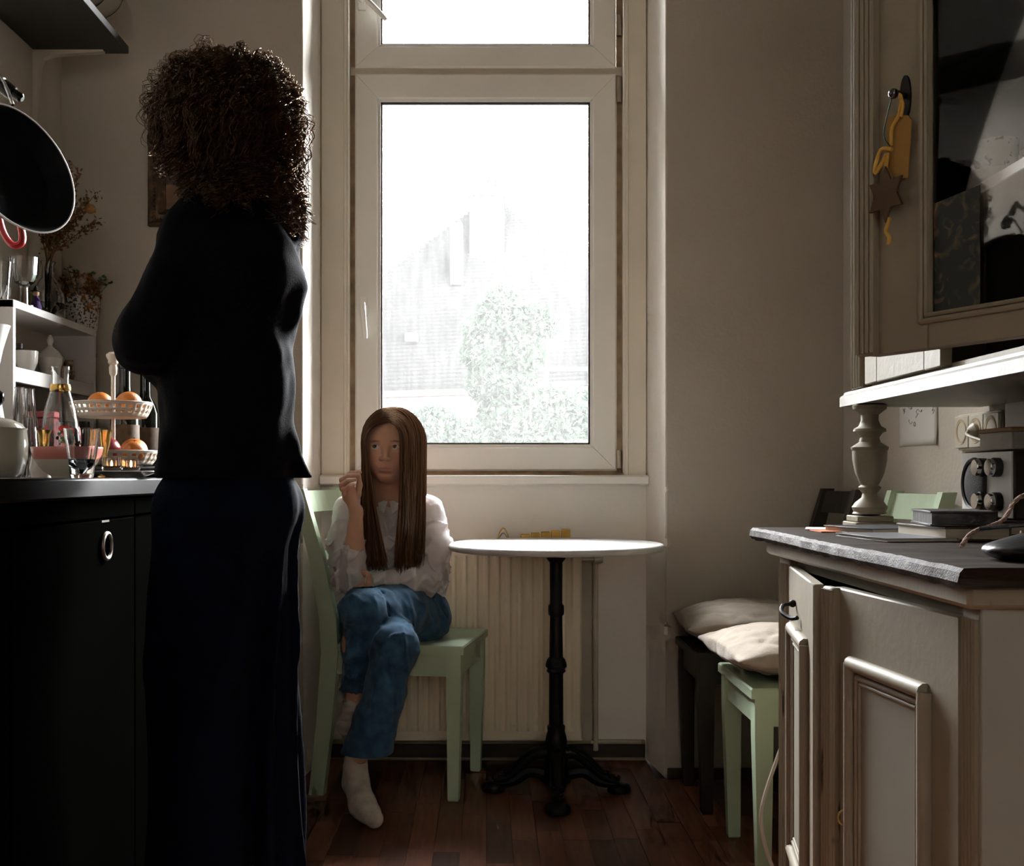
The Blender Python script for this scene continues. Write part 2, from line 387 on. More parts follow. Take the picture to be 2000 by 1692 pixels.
pier(wf, [(XL-.2,YW),(NL,YW),(NBL,YN),(NBL,3.81),(XL-.2,3.81)], 1, [(.93,.02,.004)], ZC)
pier(wf, [(NR,YW),(XR+.2,YW),(XR+.2,3.81),(NBR,3.81),(NBR,YN)], 0, [(.735,.016,.011),(.455,.022,.014),(.90,.006,.004)], ZC)
wf.box((NBL-.02,YN,0), (NBR+.02,3.81,.913)); wf.box((NL-.01,YW,2.92), (NR+.01,3.81,ZC))
wfo = part('wall_far', wf, wall_m, kind='structure', smooth=True, sharp=25)
wfo.data.materials.append(mat('pale niche finish', (.82,.775,.705), .85, var=.03, vs=3, bump=.0008, bs=80, spec=.2))
for p in wfo.data.polygons:                          # niche faces get a paler material than the room wall
    c_ = np.array(p.center)+ORG[wfo.name]
    if abs(c_[0]) < .60 and c_[1] > YW+.004 and (abs(p.normal.x) > .7 or p.normal.y < -.9): p.material_index = 1
part('wall_left', MB().box((XL-.15,YB-.1,0), (XL,YW,ZC)), wall_m, kind='structure')
part('wall_right', MB().box((XR,YB-.1,0), (XR+.15,YW,ZC)), wall_m, kind='structure')
part('ceiling', MB().box((XL-.2,YB-.2,ZC), (XR+.2,4.0,ZC+.15)), mat('ceiling paint', (.6,.55,.48), .9, var=.04), kind='structure')
FILL_W = (-.25,.75,.9,2.3)                             # unseen window behind the camera, added for soft fill
wb = MB(); x0, x1, z0, z1 = FILL_W
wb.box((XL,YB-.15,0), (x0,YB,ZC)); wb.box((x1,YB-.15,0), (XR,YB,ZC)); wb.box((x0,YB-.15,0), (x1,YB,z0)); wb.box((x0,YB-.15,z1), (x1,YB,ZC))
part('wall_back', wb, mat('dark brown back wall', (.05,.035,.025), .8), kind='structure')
w2 = thing('added_fill_window', ((x0+x1)/2,YB-.08,z0), None, None, kind='structure')
for a, b in (((x0,z0),(x1,z0+.05)),((x0,z1-.05),(x1,z1)),((x0,z0),(x0+.05,z1)),((x1-.05,z0),(x1,z1))):
    part('frame_rail', MB().box((a[0],YB-.11,a[1]), (b[0],YB-.05,b[1]), .004), paint_m, w2)
part('pane', MB().box((x0+.05,YB-.082,z0+.05), (x1-.05,YB-.078,z1-.05)), thin_glass('dim fill glass', .8, (.22,.22,.22), (.27,.26,.24)), w2)
portal('back_fill_portal', ((x0+x1)/2,YB-.2,(z0+z1)/2), (math.pi/2,0,0), x1-x0, z1-z0)

# floor: ship-deck strips running towards the window
fl = part('floor', MB().box((XL-.1,YB-.1,-.08), (XR+.1,3.78,-.006)), mat('subfloor', (.03,.018,.012), .9), kind='structure')
def plank_mat():
    m = mat('red brown parquet', (.10,.034,.019), .36, col2=(.20,.075,.040), thr=(.3,.75), vs=1.0, stretch=(70,5,1), bump=.0003, bs=2, rnd=.62, world_co=True, spec=.45)
    return m
pm = plank_mat(); unit = None; PW = .066; r = random.Random(4); rest = MB(); k = 0
x = XL
while x < XR-.001:
    xe = min(x+PW, XR); y = 2.1+r.uniform(-.3,0)
    rest.box((x+.0004,YB,-.006), (xe-.0004,y,0), .0012)
    ymax = YN if (x > NBL-.05 and xe < NBR+.05) else YW
    while y < ymax-.001:
        ye = min(y+r.uniform(.26,.46), ymax)
        if ymax-ye < .08: ye = ymax
        if xe < -.85: rest.box((x+.0004,y,-.006), (xe-.0004,ye-.0006,0), .0012)
        else:
            if unit is None:
                unit = part('floor_strip', MB().box((0,0,-1), (1,1,0), .0), pm, fl, smooth=False); o = unit
                v = np.empty(24, np.float32); unit.data.vertices.foreach_get('co', v); v += np.tile(ORG[fl.name], 8); unit.data.vertices.foreach_set('co', v); unit.data.update()
            else: o = unit.copy(); COL.objects.link(o); o.parent = fl
            o.location = tuple(np.array((x+.0004,y,r.uniform(-.0006,0)))-ORG[fl.name]); o.scale = (xe-x-.0008, ye-y-.0008, .006); k += 1
        y = ye
    x = xe
part('floor_strip', rest, pm, fl, kind='stuff')
# dark skirting
sk_m = mat('dark stained skirting', (.035,.022,.014), .5, var=.3, vs=8, stretch=(1,1,6)); bead_m = mat('dirty cream skirting bead', (.30,.235,.15), .6, var=.2)
def skirt(name, mb): return part(name, mb, sk_m, kind='structure')
s1 = MB(); s1.box((XL,YW-.014,0), (NL-.004,YW-.001,.034), .003); skirt('baseboard_far_1', s1)
s1 = MB(); s1.box((NR+.004,YW-.014,0), (XR-.001,YW-.001,.034), .003); skirt('baseboard_far_2', s1)
s1 = MB(); s1.box((NBL+.01,YN-.012,.001), (NBR-.004,YN-.001,.052), .003); b = skirt('baseboard_niche', s1)
part('bead', MB().box((NBL+.01,YN-.016,.052), (NBR-.004,YN-.001,.066), .004), bead_m, b)
part('bead', MB().tube([(NBL+.012,YN-.018,.005),(NBR-.006,YN-.018,.005)], .005, 6), bead_m, b)
skirt('baseboard_right', MB().box((XR-.014,-1.8,0), (XR-.001,YW-.016,.034), .003))

# ------------------------------------------------------------------ window
YF = 3.735
wn = thing('window_1', (-.01,3.76,.905), None, None, kind='structure')
wn['label'] = 'tall white window with a fixed casing, lower sash and transom sash'
ZT = 2.92
def zx(px, Y=YF): return (px-CX)*Y/FPX
def zz(py, Y=YF): return EYE-(py-CY)*Y/FPX
for a, b in ((628,683),(1216,1262)):
    part('casing', MB().box((zx(a),3.72,.93), (zx(b),3.80,ZT), .004), casing_m, wn)
    q = zx(b-7) if a < 900 else zx(a+7)
    part('casing_bead', MB().tube([(q,3.718,.935),(q,3.718,ZT)], .006, 6), casing_m, wn)
part('casing', MB().box((zx(628),3.72,2.86), (zx(1262),3.80,ZT), .004), casing_m, wn)
part('frame_rebate', MB().box((zx(683),3.752,.93), (zx(694),3.80,ZT)), grime_m, wn)
part('frame_rebate', MB().box((zx(1205),3.752,.93), (zx(1216),3.80,ZT)), grime_m, wn)
part('frame_rebate', MB().box((zx(683),3.745,zz(146)), (zx(1216),3.80,zz(128)), .002), mat('beige transom strip', (.50,.43,.34), .6, var=.1), wn)
part('frame_rebate', MB().box((zx(683),3.745,.935), (zx(1216),3.80,zz(917)), .002), grime_m, wn)
def sash(name, L, R, T, B, gl, gr, gt, gb, Yf):
    # four mitred rails, glazing bead, black gasket, pane
    s = part(name, MB().box((L+.002,Yf+.03,B+.002), (R-.002,Yf+.032,B+.02)), paint_m, wn); ORG[s.name] = ORG[wn.name]
    o = [(L,B),(R,B),(R,T),(L,T)]; i = [(gl,gb),(gr,gb),(gr,gt),(gl,gt)]
    g = .0007
    for k in range(4):
        a, b, c, d = np.array(o[k]), np.array(o[(k+1)%4]), np.array(i[(k+1)%4]), np.array(i[k])
        u = U(b-a); a2, d2, b2, c2 = a+u*g, d+u*g, b-u*g, c-u*g
        mb = MB(); dep = .045; bev = .006
        nrm = U(d-a-u*np.dot(d-a, u))
        # chamfered cross-section: outer edge, face, inner slope
        sec = [(0,dep),(0,bev),(bev,0),(np.dot(d-a,nrm)-.012,0),(np.dot(d-a,nrm)-.008,.006),(np.dot(d-a,nrm),.008),(np.dot(d-a,nrm),dep)]
        w = np.dot(d-a, nrm); V = []
        for e in (0,1):
            for (q, dy) in sec:
                base = (a2+(d2-a2)*(q/w)) if e == 0 else (b2+(c2-b2)*(q/w)); V.append((base[0], Yf+dy, base[1]))
        n = len(sec); F = [(j, j+1, n+j+1, n+j) for j in range(n-1)]+[tuple(range(n)), tuple(range(n, 2*n))[::-1]]
        part('sash_rail', mb.add(V, F), paint_m, s)
    gk = MB(); e = .0055
    for a, b in (((gl,gb),(gr,gb+e)),((gl,gt-e),(gr,gt)),((gl,gb),(gl+e,gt)),((gr-e,gb),(gr,gt))):
        gk.box((a[0],Yf+.0155,a[1]), (b[0],Yf+.03,b[1]))
    part('gasket', gk, mat('black rubber gasket', (.02,.018,.016), .6), s)
    part('pane', MB().box((gl,Yf+.024,gb), (gr,Yf+.028,gt)), thin_glass('glare veil glass', .011, ior=1.15), s)  # streaky translucent film stands in for window glare and haze
    return s
lo_s = sash('lower_sash', zx(693), zx(1205), zz(143), zz(920), zx(743), zx(1153), zz(197), zz(868), YF)
up_s = sash('transom_sash', zx(693), zx(1203), 2.855, zz(132), zx(743), zx(1153), 2.77, zz(85), YF)
hw = mat('ivory handle plastic', (.93,.91,.86), .25, var=.03)
def handle(s, p0, p1, base):
    part('handle_plate', MB().box((base[0]-.012,YF-.008,base[1]-.034), (base[0]+.012,YF,base[1]+.034), .003), hw, s)
    part('handle_neck', MB().tube([(base[0],YF-.006,base[1]),(base[0],YF-.045,base[1])], .009, 10), hw, s)
    part('handle_lever', MB().tube(spline([(p0[0],YF-.046,p0[1]),((p0[0]+p1[0])/2,YF-.052,(p0[1]+p1[1])/2),(p1[0],YF-.044,p1[1])], 8), [.0085,.009,.009,.009,.009,.0088,.0085,.007], 10, flat=.7), hw, s)
handle(lo_s, (zx(711),zz(596)), (zx(716),zz(664)), (zx(711),zz(600)))
handle(up_s, (zx(706),zz(-2)), (zx(757),zz(50)), (zx(707),zz(2)))
hg = mat('worn hinge metal', (.35,.29,.22), .45, metal=.6, var=.3)
for s, a, b in ((up_s,30,70),(lo_s,150,200),(lo_s,880,915)):
    part('hinge', MB().tube([(zx(1209),3.735,zz(b)),(zx(1209),3.735,zz(a))], .008, 10), hg, s)
sill = MB(); sill.box((zx(626),3.69,.909), (zx(1266),3.80,.943), .006)
part('sill_board', sill, paint_m, wn)
part('sill_crack', MB().box((zx(628),3.722,.944), (zx(1262),3.75,.949)), grime_m, wn)

# ------------------------------------------------------------------ outside the window
lawn = part('ground_outside', MB().box((-30,4.6,-3.2), (30,60,-3.0)), mat('garden grass', (.012,.02,.01), .95, var=.3), kind='structure')
cw = MB().box((-9,4.5,-3.0), (-3.2,13,4.9)); cw.box((-9.1,4.4,4.9), (-3.05,13.1,5.05))  # unseen block added outside to shade the right side of the room
part('wall_added_shade', cw, mat('shade wall render', (.05,.046,.04), .9, var=.15), kind='structure')
roof_m = mat('weathered roof tiles', (.0066,.0062,.0062), .85, var=.35, vs=9, bump=.01, bs=14); brick_m = mat('pale rendered chimney', (.011,.0105,.0102), .9, var=.15)
HY = 15.0
def H(px, py, Y=HY): return Q(px, py, Y)
house = thing('neighbour_house', (H(960,930)[0],HY+2,-3.0), 'neighbouring house with a big tiled roof and chimneys behind the window', 'house')
apex = H(960,392,HY+3); eL, eR = H(420,790,HY), H(1420,745,HY)
part('house_wall', MB().box((eL[0]+.3,HY+.4,-3.0), (eR[0]-.3,HY+6,eL[2])), mat('house render', (.03,.027,.024), .9), house)
nrow = 56
for i in range(nrow):
    t0, t1 = i/nrow, (i+1.15)/nrow; mb = MB(); V = []
    for t, lift in ((t0,.10),(t1,.02)):
        for e in (eL, eR):
            q = e+(apex-e)*min(t,1)*(.985); V.append((q[0], q[1]-lift*.5, q[2]+lift))
    V2 = [(a, b+.06, c-.06) for a, b, c in V]; V += V2
    mb.add(V, [(0,1,3,2),(4,6,7,5),(0,4,5,1),(2,3,7,6),(0,2,6,4),(1,5,7,3)])
    part('tile_course', mb, roof_m, house, smooth=False)
part('gutter', MB().tube([H(735,772,HY-.2),H(930,766,HY-.2)], .05, 8), mat('red gutter', (.016,.0042,.0035), .7), house)
part('gutter', MB().tube([H(1030,722,HY-.2),H(1180,722,HY-.2)], .035, 8), mat('grey gutter', (.004,.0043,.005), .7), house)
ch = MB(); c0, c1 = H(918,380,HY+2.2), H(984,600,HY+2.2); ch.box((c0[0],HY+1.9,c1[2]), (c1[0],HY+2.7,c0[2]), .02); ch.box((c0[0]-.05,HY+1.85,c0[2]-.1), (c1[0]+.05,HY+2.75,c0[2]), .02)
cho = part('chimney_stack', ch, brick_m, house)
for p in (926,943,960,976):
    q = H(p,380,HY+2.2); part('chimney_pot', MB().lathe([(.075,0),(.06,.18),(.08,.2),(.05,.21)], 10, q), brick_m, cho)
ch = MB(); c0, c1 = H(880,440,HY+1.5), H(904,560,HY+1.5); ch.box((c0[0],HY+1.3,c1[2]), (c1[0],HY+1.7,c0[2]), .02); part('chimney_stack', ch, brick_m, house)
part('skylight', MB().box(H(792,668,HY+.55)-np.array((0,.1,0)), H(816,652,HY+.55)+np.array((0,.1,0)), .01), mat('white skylight', (.06,.06,.06), .5), house)
leaf_m = cloth_mat('pale leaves', (.0050,.0108,.0057), tl=.45, bump=0, var=.3)
def leaves(centres, n, size, seed):
    r = np.random.default_rng(seed); P = []
    for c, rad in centres:
        k = int(n*rad[0]*rad[2]*1100); d = r.normal(size=(k,3)); d /= np.linalg.norm(d, axis=1)[:,None]; P.append(np.array(c)+d*np.array(rad)*r.uniform(.45,1,(k,1))**.5)
    P = np.concatenate(P); k = len(P); a = r.normal(size=(k,3)); a /= np.linalg.norm(a, axis=1)[:,None]; b = np.cross(a, r.normal(size=(k,3))); b /= np.linalg.norm(b, axis=1)[:,None]
    s = size*r.uniform(.6,1.4,(k,1)); V = np.stack([P-a*s, P+b*s*.5, P+a*s, P-b*s*.5], 1).reshape(-1,3)
    return V, np.arange(4*k).reshape(-1,4)
def tree(name, label, base, centres, n, size, seed, trunk):
    t = thing(name, base, label, 'tree' if 'tree' in name else 'bush')
    V, F = leaves(centres, n, size, seed); make('foliage', V, F, leaf_m, t, smooth=False, kind='stuff')
    mb = MB()
    for c, rad in centres: mb.tube(spline([base, (np.array(base)*.5+np.array(c)*.5)+np.array((.1,0,.2)), c], 8), np.linspace(trunk, trunk*.25, 8), 7)
    part('trunk', mb, mat('tree bark', (.02,.017,.014), .9), t)
TY = 8.5
def ball(px, py, r, Y=TY): q = Q(px, py, Y); s = r*Y/FPX; return (q, (s,s,s*.9))
b0 = Q(975, 930, TY); b0[2] = -3.0
tree('garden_tree', 'pale leafy garden tree growing in front of the tiled roof', b0, [ball(985,620,58), ball(945,690,48), ball(1040,625,40), ball(960,750,52), ball(930,640,30), ball(990,820,60), ball(1015,690,52), ball(1005,760,50), ball(1070,640,24), ball(985,585,34)], 34, .028, 5, .05)
b1 = Q(1080, 930, 7.5); b1[2] = -3.0
tree('garden_bush', 'broad pale bush beside the garden tree', b1, [ball(1075,800,60,7.5), ball(1125,810,60,7.5), ball(1050,850,55,7.5)], 40, .025, 6, .04)
b2 = Q(840, 930, 7.8); b2[2] = -3.0
tree('ivy_bush', 'low washed out bush growing under the red gutter', b2, [ball(790,835,45,7.8), ball(850,830,45,7.8), ball(910,850,40,7.8)], 40, .025, 8, .04)

# ------------------------------------------------------------------ radiator in the niche
rad_m = mat('ivory radiator enamel', (.80,.69,.52), .42, var=.05, vs=6)
rx0, rx1, rz0, rz1, RY = -.345, .309, .083, .712, 3.655
rd = thing('radiator', ((rx0+rx1)/2,3.70,0), 'ivory ribbed panel radiator under the window sill behind the round table', 'radiator')
pan = MB(); xs = []; pitch = .0358; nrib = int((rx1-rx0-.03)/pitch); ox = rx0+(rx1-rx0-nrib*pitch)/2
sec = [(rx0,.008),(rx0+.006,0),(ox,0)]
for i in range(nrib):
    a = ox+i*pitch; sec += [(a+.004,.0),(a+.011,.010),(a+.025,.010),(a+.032,.0)]
sec += [(rx1-.006,0),(rx1,.008)]
zl = [(rz0,0,.012),(rz0+.004,0,0),(rz0+.028,0,0),(rz0+.045,1,0),(rz1-.05,1,0),(rz1-.03,0,0),(rz1-.004,0,0),(rz1,0,.012)]
V = [(x, RY+.002+d*k+e, z) for z, k, e in zl for x, d in sec]; n = len(sec)
pan.add(V, [(i*n+j, i*n+j+1, (i+1)*n+j+1, (i+1)*n+j) for i in range(len(zl)-1) for j in range(n-1)])
part('front_panel', pan, rad_m, rd, sol=.002, sharp=30)
part('back_panel', MB().box((rx0,3.70,rz0), (rx1,3.712,rz1-.01), .004), rad_m, rd)
part('side_grille', MB().box((rx1-.003,RY+.008,rz0+.012), (rx1+.001,3.712,rz1-.008), .001), rad_m, rd)
part('bottom_lip', MB().box((rx0,RY+.004,rz0-.004), (rx1+.004,RY+.03,rz0+.004), .002), rad_m, rd)
tg = MB()
for i in range(27): a = rx0+.01+i*.0237; tg.box((a,RY+.012,rz1-.012), (a+.006,3.705,rz1-.008))
part('top_grille', tg, rad_m, rd)
part('bracket', MB().box((-.2,3.712,.3), (-.17,YN,.5)), rad_m, rd); part('bracket', MB().box((.15,3.712,.3), (.18,YN,.5)), rad_m, rd)
wm = mat('grey valve metal', (.45,.43,.38), .35, metal=.5)
part('valve', MB().lathe([(.001,0),(.014,.002),(.016,.02),(.012,.03),(.001,.031)], 14, (.352,3.70,rz1-.045), roty(math.pi/2)), wm, rd)
part('valve', MB().tube([(rx1-.002,3.70,rz1-.045),(.354,3.70,rz1-.045)], .009, 10), wm, rd)
pp = mat('cream pipe paint', (.52,.45,.34), .5)
part('pipe', MB().tube([(.360,3.715,rz1-.045),(.360,3.715,.035)], .009, 10), pp, rd)
part('pipe', MB().tube([(.345,3.715,.062),(NBR-.02,3.717,.062)], .007, 8), pp, rd)
part('end_cover', MB().box((rx1+.002,3.722,rz0-.02), (.350,YN-.001,rz1-.02), .002), mat('dull grey cover', (.42,.37,.29), .6), rd)
yel = mat('mustard paper', (.50,.29,.04), .6, var=.15, vs=20)
z0 = rz1-.009
pk = thing('wrapped_packet', (.05,3.68,z0), 'bent mustard yellow wrapper with grey lining lying on the radiator', 'wrapper')
def arch(u, v, rr=1.):
    x = -.055+.11*u; z = .064*math.exp(-((u-.5)/.2)**2)*rr
    return np.array([.055+x, 3.66+.045*v, z0+.003+z+.002*math.sin(9*v)])
part('paper_shell', MB().grid(arch, 19, 4), yel, pk, sol=.003)
part('lining', MB().grid(lambda u, v: arch(.22+.56*u, v, .8)-np.array((0,.004,.004)), 13, 4), mat('grey lining', (.35,.34,.36), .4, var=.3, vs=60), pk, sol=.002)
tp = thing('paper_strip', (.19,3.68,z0), 'row of mustard yellow paper squares lying on the radiator', 'paper strip')
for i in range(5):
    part('paper_square', MB().box((.113+i*.033,3.665+.004*i,z0+.001), (.142+i*.033,3.70,z0+.047+.004*i), .002, None), yel, tp)
# ------------------------------------------------------------------ round marble bistro table
TXc, TYc, TZ = .208, 3.36, .74
tb = thing('bistro_table', (TXc,TYc,0), 'round marble topped bistro table on a black cast iron pedestal', 'table')
R_ = .321; th = .021
prof = [(1e-4,TZ-th),(R_-.012,TZ-th)]+[(R_-.0105+.0105*math.cos(a), TZ-th/2+th/2*math.sin(a)) for a in np.linspace(-1.4,1.4,9)]+[(R_-.012,TZ),(1e-4,TZ)]
part('table_top', MB().lathe(prof, 96, (TXc,TYc,0)), mat('white marble', (.42,.415,.40), .45, col2=(.52,.51,.49), thr=(.35,.6), vs=3, stretch=(2,7,1), spec=.5), tb)
iron = mat('black cast iron', (.006,.006,.007), .42, var=.2, vs=30, bump=.0008, bs=150, spec=.25)
part('flange', MB().lathe([(1e-4,TZ-th),(.05,TZ-th),(.05,TZ-th-.006),(.03,TZ-th-.010),(.028,TZ-th-.026),(.02,TZ-th-.036),(1e-4,TZ-th-.036)], 24, (TXc,TYc,0)), iron, tb)
cp = [(.001,.70),(.019,.70),(.0185,.56),(.0235,.553),(.024,.54),(.0235,.528),(.0185,.522),(.0205,.40),(.0265,.394),(.031,.382),(.032,.372),(.026,.366),(.029,.358),(.021,.350),(.0215,.20),(.027,.194),(.026,.18),(.030,.165),(.033,.148),(.030,.13),(.035,.118),(.036,.07),(.042,.05),(.045,.03),(.001,.03)]
part('pedestal_column', MB().lathe(cp, 28, (TXc,TYc,0)), iron, tb)
for kk, (ang, L) in enumerate(((-92,.235),(-2,.20),(178,.20),(88,.22))):
    a = math.radians(ang); d = np.array((math.cos(a),math.sin(a),0)); s = np.array((-d[1],d[0],0)); o = np.array((TXc,TYc,0.)); up = np.array((0,0,1.))
    def pt(t, z, w=0): return o+d*t*L/.22+up*z+s*w
    mb = MB(); mb.tube(spline([pt(.02,.115), pt(.07,.112), pt(.12,.075), pt(.16,.042), pt(.205,.03)], 14), np.linspace(.021,.014,14), 10)
    mb.tube(spline([pt(.03,.05), pt(.09,.058), pt(.14,.03), pt(.2,.022)], 10), np.linspace(.02,.013,10), 8)
    lg = part('leg', mb, iron, tb)
    mb = MB()
    for w in (-1, 1):
        mb.tube(spline([pt(.045,.128,.012*w), pt(.085,.112,.02*w), pt(.12,.082,.017*w), pt(.15,.06,.02*w), pt(.17,.056,.008*w)], 16), .0035, 6)
        for i in range(9):
            q = spline([pt(.05,.13,.006*w), pt(.1,.1,.011*w), pt(.15,.058,.004*w)], 9)[i]; mb.sphere(q+up*.006, .0032, 8, 6)
    for i in range(6): mb.sphere(pt(.165+.008*i,.05-.002*i,.013*math.cos(i*2.4)), .006, 8, 6)
    part('scroll_ornament', mb, iron, lg)
    part('foot_pad', MB().lathe([(1e-4,0),(.034,0),(.036,.006),(.034,.016),(.03,.022),(.018,.026),(1e-4,.027)], 20, pt(.205,0)), iron, tb)

# ------------------------------------------------------------------ chairs
def chair(name, label, M0, m, w=.36, dpt=.40, group=None, seatw=None):
    """M0(u,v,z) -> room point; u forward from the back posts, v across, z up"""
    base = M0(dpt*.5, w*.5, 0); c = thing(name, (base[0],base[1],0), label, 'chair', group)
    def bar(mb, ring0, ring1):                        # hexahedron between two quads
        V = [M0(*q) for q in ring0]+[M0(*q) for q in ring1]; mb.add(V, [(3,2,1,0),(4,5,6,7),(0,1,5,4),(1,2,6,5),(2,3,7,6),(3,0,4,7)]); return mb
    def quad(u, v, z, du, dv): return [(u-du,v-dv,z),(u+du,v-dv,z),(u+du,v+dv,z),(u-du,v+dv,z)]
    SZ = .45
    seat = MB(); n = 9; e = .004
    o = [(-.012,-.012),(dpt+.03,-.022),(dpt+.03,w+.022),(-.012,w+.012)]
    V = [M0(a,b,SZ-.024) for a,b in o]+[M0(a,b,SZ-e) for a,b in o]+[M0(a+(e if a<.1 else -e),b+(e if b<.1 else -e),SZ) for a,b in o]
    seat.add(V, [(3,2,1,0),(8,9,10,11)]+[(i,(i+1)%4,4+(i+1)%4,4+i) for i in range(4)]+[(4+i,4+(i+1)%4,8+(i+1)%4,8+i) for i in range(4)])
    part('seat', seat, m, c, sharp=20)
    for v0 in (0, w):                                 # front legs, tapered towards the foot
        mb = MB(); s = 1 if v0 == 0 else -1
        bar(mb, quad(dpt-.004,v0+s*.006,.004,.0155,.0145), quad(dpt,v0,.34,.0215,.0205)); bar(mb, quad(dpt,v0,.34,.0215,.0205), quad(dpt,v0,SZ-.024,.0215,.0205))
        bar(mb, quad(dpt-.004,v0+s*.006,.0,.0135,.0125), quad(dpt-.004,v0+s*.006,.004,.0155,.0145))
        part('leg', mb, m, c, sharp=20)
    for v0 in (0, w):                                 # back posts, kinked
        mb = MB(); st = [(-.03,0,.022),(-.006,.2,.024),(.012,.42,.026),(.006,.52,.026),(-.03,.70,.022),(-.085,.902,.017)]
        for (a, z, h), (a2, z2, h2) in zip(st[:-1], st[1:]): bar(mb, quad(a,v0,z,h,.016), quad(a2,v0,z2,h2,.016))
        part('back_post', mb, m, c, sharp=25)
    for z0, z1 in ((.36,SZ-.025),):
        mb = MB(); bar(mb, quad(dpt/2,.0,z0,dpt/2-.02,.010), quad(dpt/2,.0,z1,dpt/2-.02,.010)); part('apron', mb, m, c, sharp=20)
        mb = MB(); bar(mb, quad(dpt/2,w,z0,dpt/2-.02,.010), quad(dpt/2,w,z1,dpt/2-.02,.010)); part('apron', mb, m, c, sharp=20)
        mb = MB(); bar(mb, quad(dpt+.003,w/2,z0,.010,w/2-.02), quad(dpt+.003,w/2,z1,.010,w/2-.02)); part('apron', mb, m, c, sharp=20)
        mb = MB(); bar(mb, quad(.0,w/2,z0,.010,w/2-.015), quad(.0,w/2,z1,.010,w/2-.015)); part('apron', mb, m, c, sharp=20)
    for z0, z1, du in ((.83,.895,0),(.66,.71,0)):     # curved back rails
        mb = MB(); K = 9
        for i in range(K-1):
            q = []
            for t in (i/(K-1), (i+1)/(K-1)):
                for z in (z0, z1):
                    u0 = np.interp(z, [.52,.70,.902], [.006,-.03,-.085]); bow = -.028*math.sin(math.pi*t)
                    q.append((u0+bow, .012+t*(w-.024), z))
            a0, a1, b0, b1 = q; T = .014
            V = [M0(x-T/2,y,z) for x,y,z in (a0,b0,b1,a1)]+[M0(x+T/2,y,z) for x,y,z in (a0,b0,b1,a1)]
            mb.add(V, [(3,2,1,0),(4,5,6,7),(0,1,5,4),(1,2,6,5),(2,3,7,6),(3,0,4,7)])
        part('back_rail', mb, m, c, sharp=25)
    return c
green = mat('mint green chair paint', (.43,.54,.38), .45, var=.09, vs=5, bump=.0006, bs=50, col2=None)
darkw = mat('black brown chair wood', (.022,.015,.011), .5, var=.3, vs=6)
def frame_at(p0, fwd):
    f = U(np.array((*fwd,0.))); s = np.cross(np.array((0,0,1.)), f)
    return f, s
# the girl's chair: its back to the left of the niche, facing along the wall
f1 = U(np.array((.984,-.18,0))); s1v = np.array((.18,.984,0)); p1 = np.array((-.470,3.325,0))
gchair = chair('kitchen_chair', 'mint green wooden chair the girl is sitting on', lambda u, v, z: p1+f1*u+s1v*v+np.array((0,0,z)), green, w=.35, dpt=.385, group='mint green chairs')
f2 = np.array((-1.,0,0)); s2v = np.array((0,1.,0)); p2 = np.array((.985,2.615,0))
chair('kitchen_chair', 'mint green wooden chair with a linen cushion beside the old dresser', lambda u, v, z: p2+f2*u+s2v*v+np.array((0,0,z)), green, w=.33, dpt=.345, group='mint green chairs')
p3 = np.array((.955,3.135,0))
chair('kitchen_chair', 'dark brown wooden chair with a linen cushion against the window wall', lambda u, v, z: p3+f2*u+s2v*v+np.array((0,0,z)), darkw, w=.30, dpt=.345)
linen = cloth_mat('beige linen', (.34,.285,.23), tl=.0, bump=.0008, bs=260, var=.12)
def cushion(label, c, half, h, seed, rot=0., tilt=0.):
    f = Field(axis(-half-.05,half+.05,.008), axis(-half-.05,half+.05,.008), axis(-.03,h+.06,.006))
    X, Y, Z = np.meshgrid(*f.a, indexing='ij', sparse=True)
    ax, ay = np.abs(X)/half, np.abs(Y)/half
    m = np.clip(1-ax**2.2, 0, 1)*np.clip(1-ay**2.2, 0, 1)
    T = h*.5*(m**.60)
    f.F = (np.abs(Z-h*.5-.0)-T+.0005+0*X).astype(np.float32)
    f.F = np.maximum(f.F, (np.maximum(np.abs(X)-half*(1-.06*(1-ay**2)), np.abs(Y)-half*(1-.06*(1-ax**2))))).astype(np.float32)
    wr = wrinkle(seed, .0022, 38, 7); rg = ridges(seed+50,.008,55,5); f.disp(lambda x, y, z: (wr(x, y, z*.3)-.6*rg(x, y, z*.3))*np.clip(m*3, 0, 1)+.004*np.sin(40*(np.abs(X)-np.abs(Y)))*np.clip(ax*ay*2-.4, 0, 1))
    V, F = f.mesh(); V = V@rotx(tilt).T@rotz(rot).T
    V = V+np.array(c)-np.array((0,0,V[:,2].min()))
    return make('seat_cushion', V, F, linen, label=label, cat='cushion', group='linen cushions', sharp=180)
cushion('beige linen cushion lying on the mint green chair beside the dresser', (.765,2.79,.4505), .205, .125, 3, .06)
cushion('beige linen cushion lying on the dark chair against the wall', (.765,3.285,.4505), .205, .13, 9, -.05)

# ------------------------------------------------------------------ old painted dresser
crm = mat('chipped cream furniture paint', (.25,.215,.155), .55, spec=.3, var=.10, vs=5, bump=.0012, bs=50)
def chipped(name, base, chip, scale=14, t=(.64,.70), rough=.5):
    m = mat(name, base, rough, col2=chip, thr=t, vs=scale, bump=.001, bs=60, stretch=(1,1,.35)); return m
crc = chipped('cream paint with brown chips', (.22,.185,.13), (.04,.024,.012), 26)
topw = mat('worn dark top', (.022,.013,.009), .6, spec=.1, col2=(.075,.06,.052), thr=(.45,.75), vs=7, stretch=(1,9,9), bump=.0018, bs=35, coat=.0)
DT = .828; DX, DY0, DY1 = .62, 1.42, 2.39
dr = thing('kitchen_dresser', (.86,1.9,0), 'old cream painted dresser base with two panelled doors standing ajar', 'dresser')
cb = MB(); xb = XR-.012
cb.box((DX+.014,DY0+.003,.0), (xb,DY0+.025,DT-.055)); cb.box((DX+.012,DY1-.025,.0), (xb,DY1,DT-.055)); cb.box((xb-.015,DY0,.08), (xb,DY1,DT-.055))
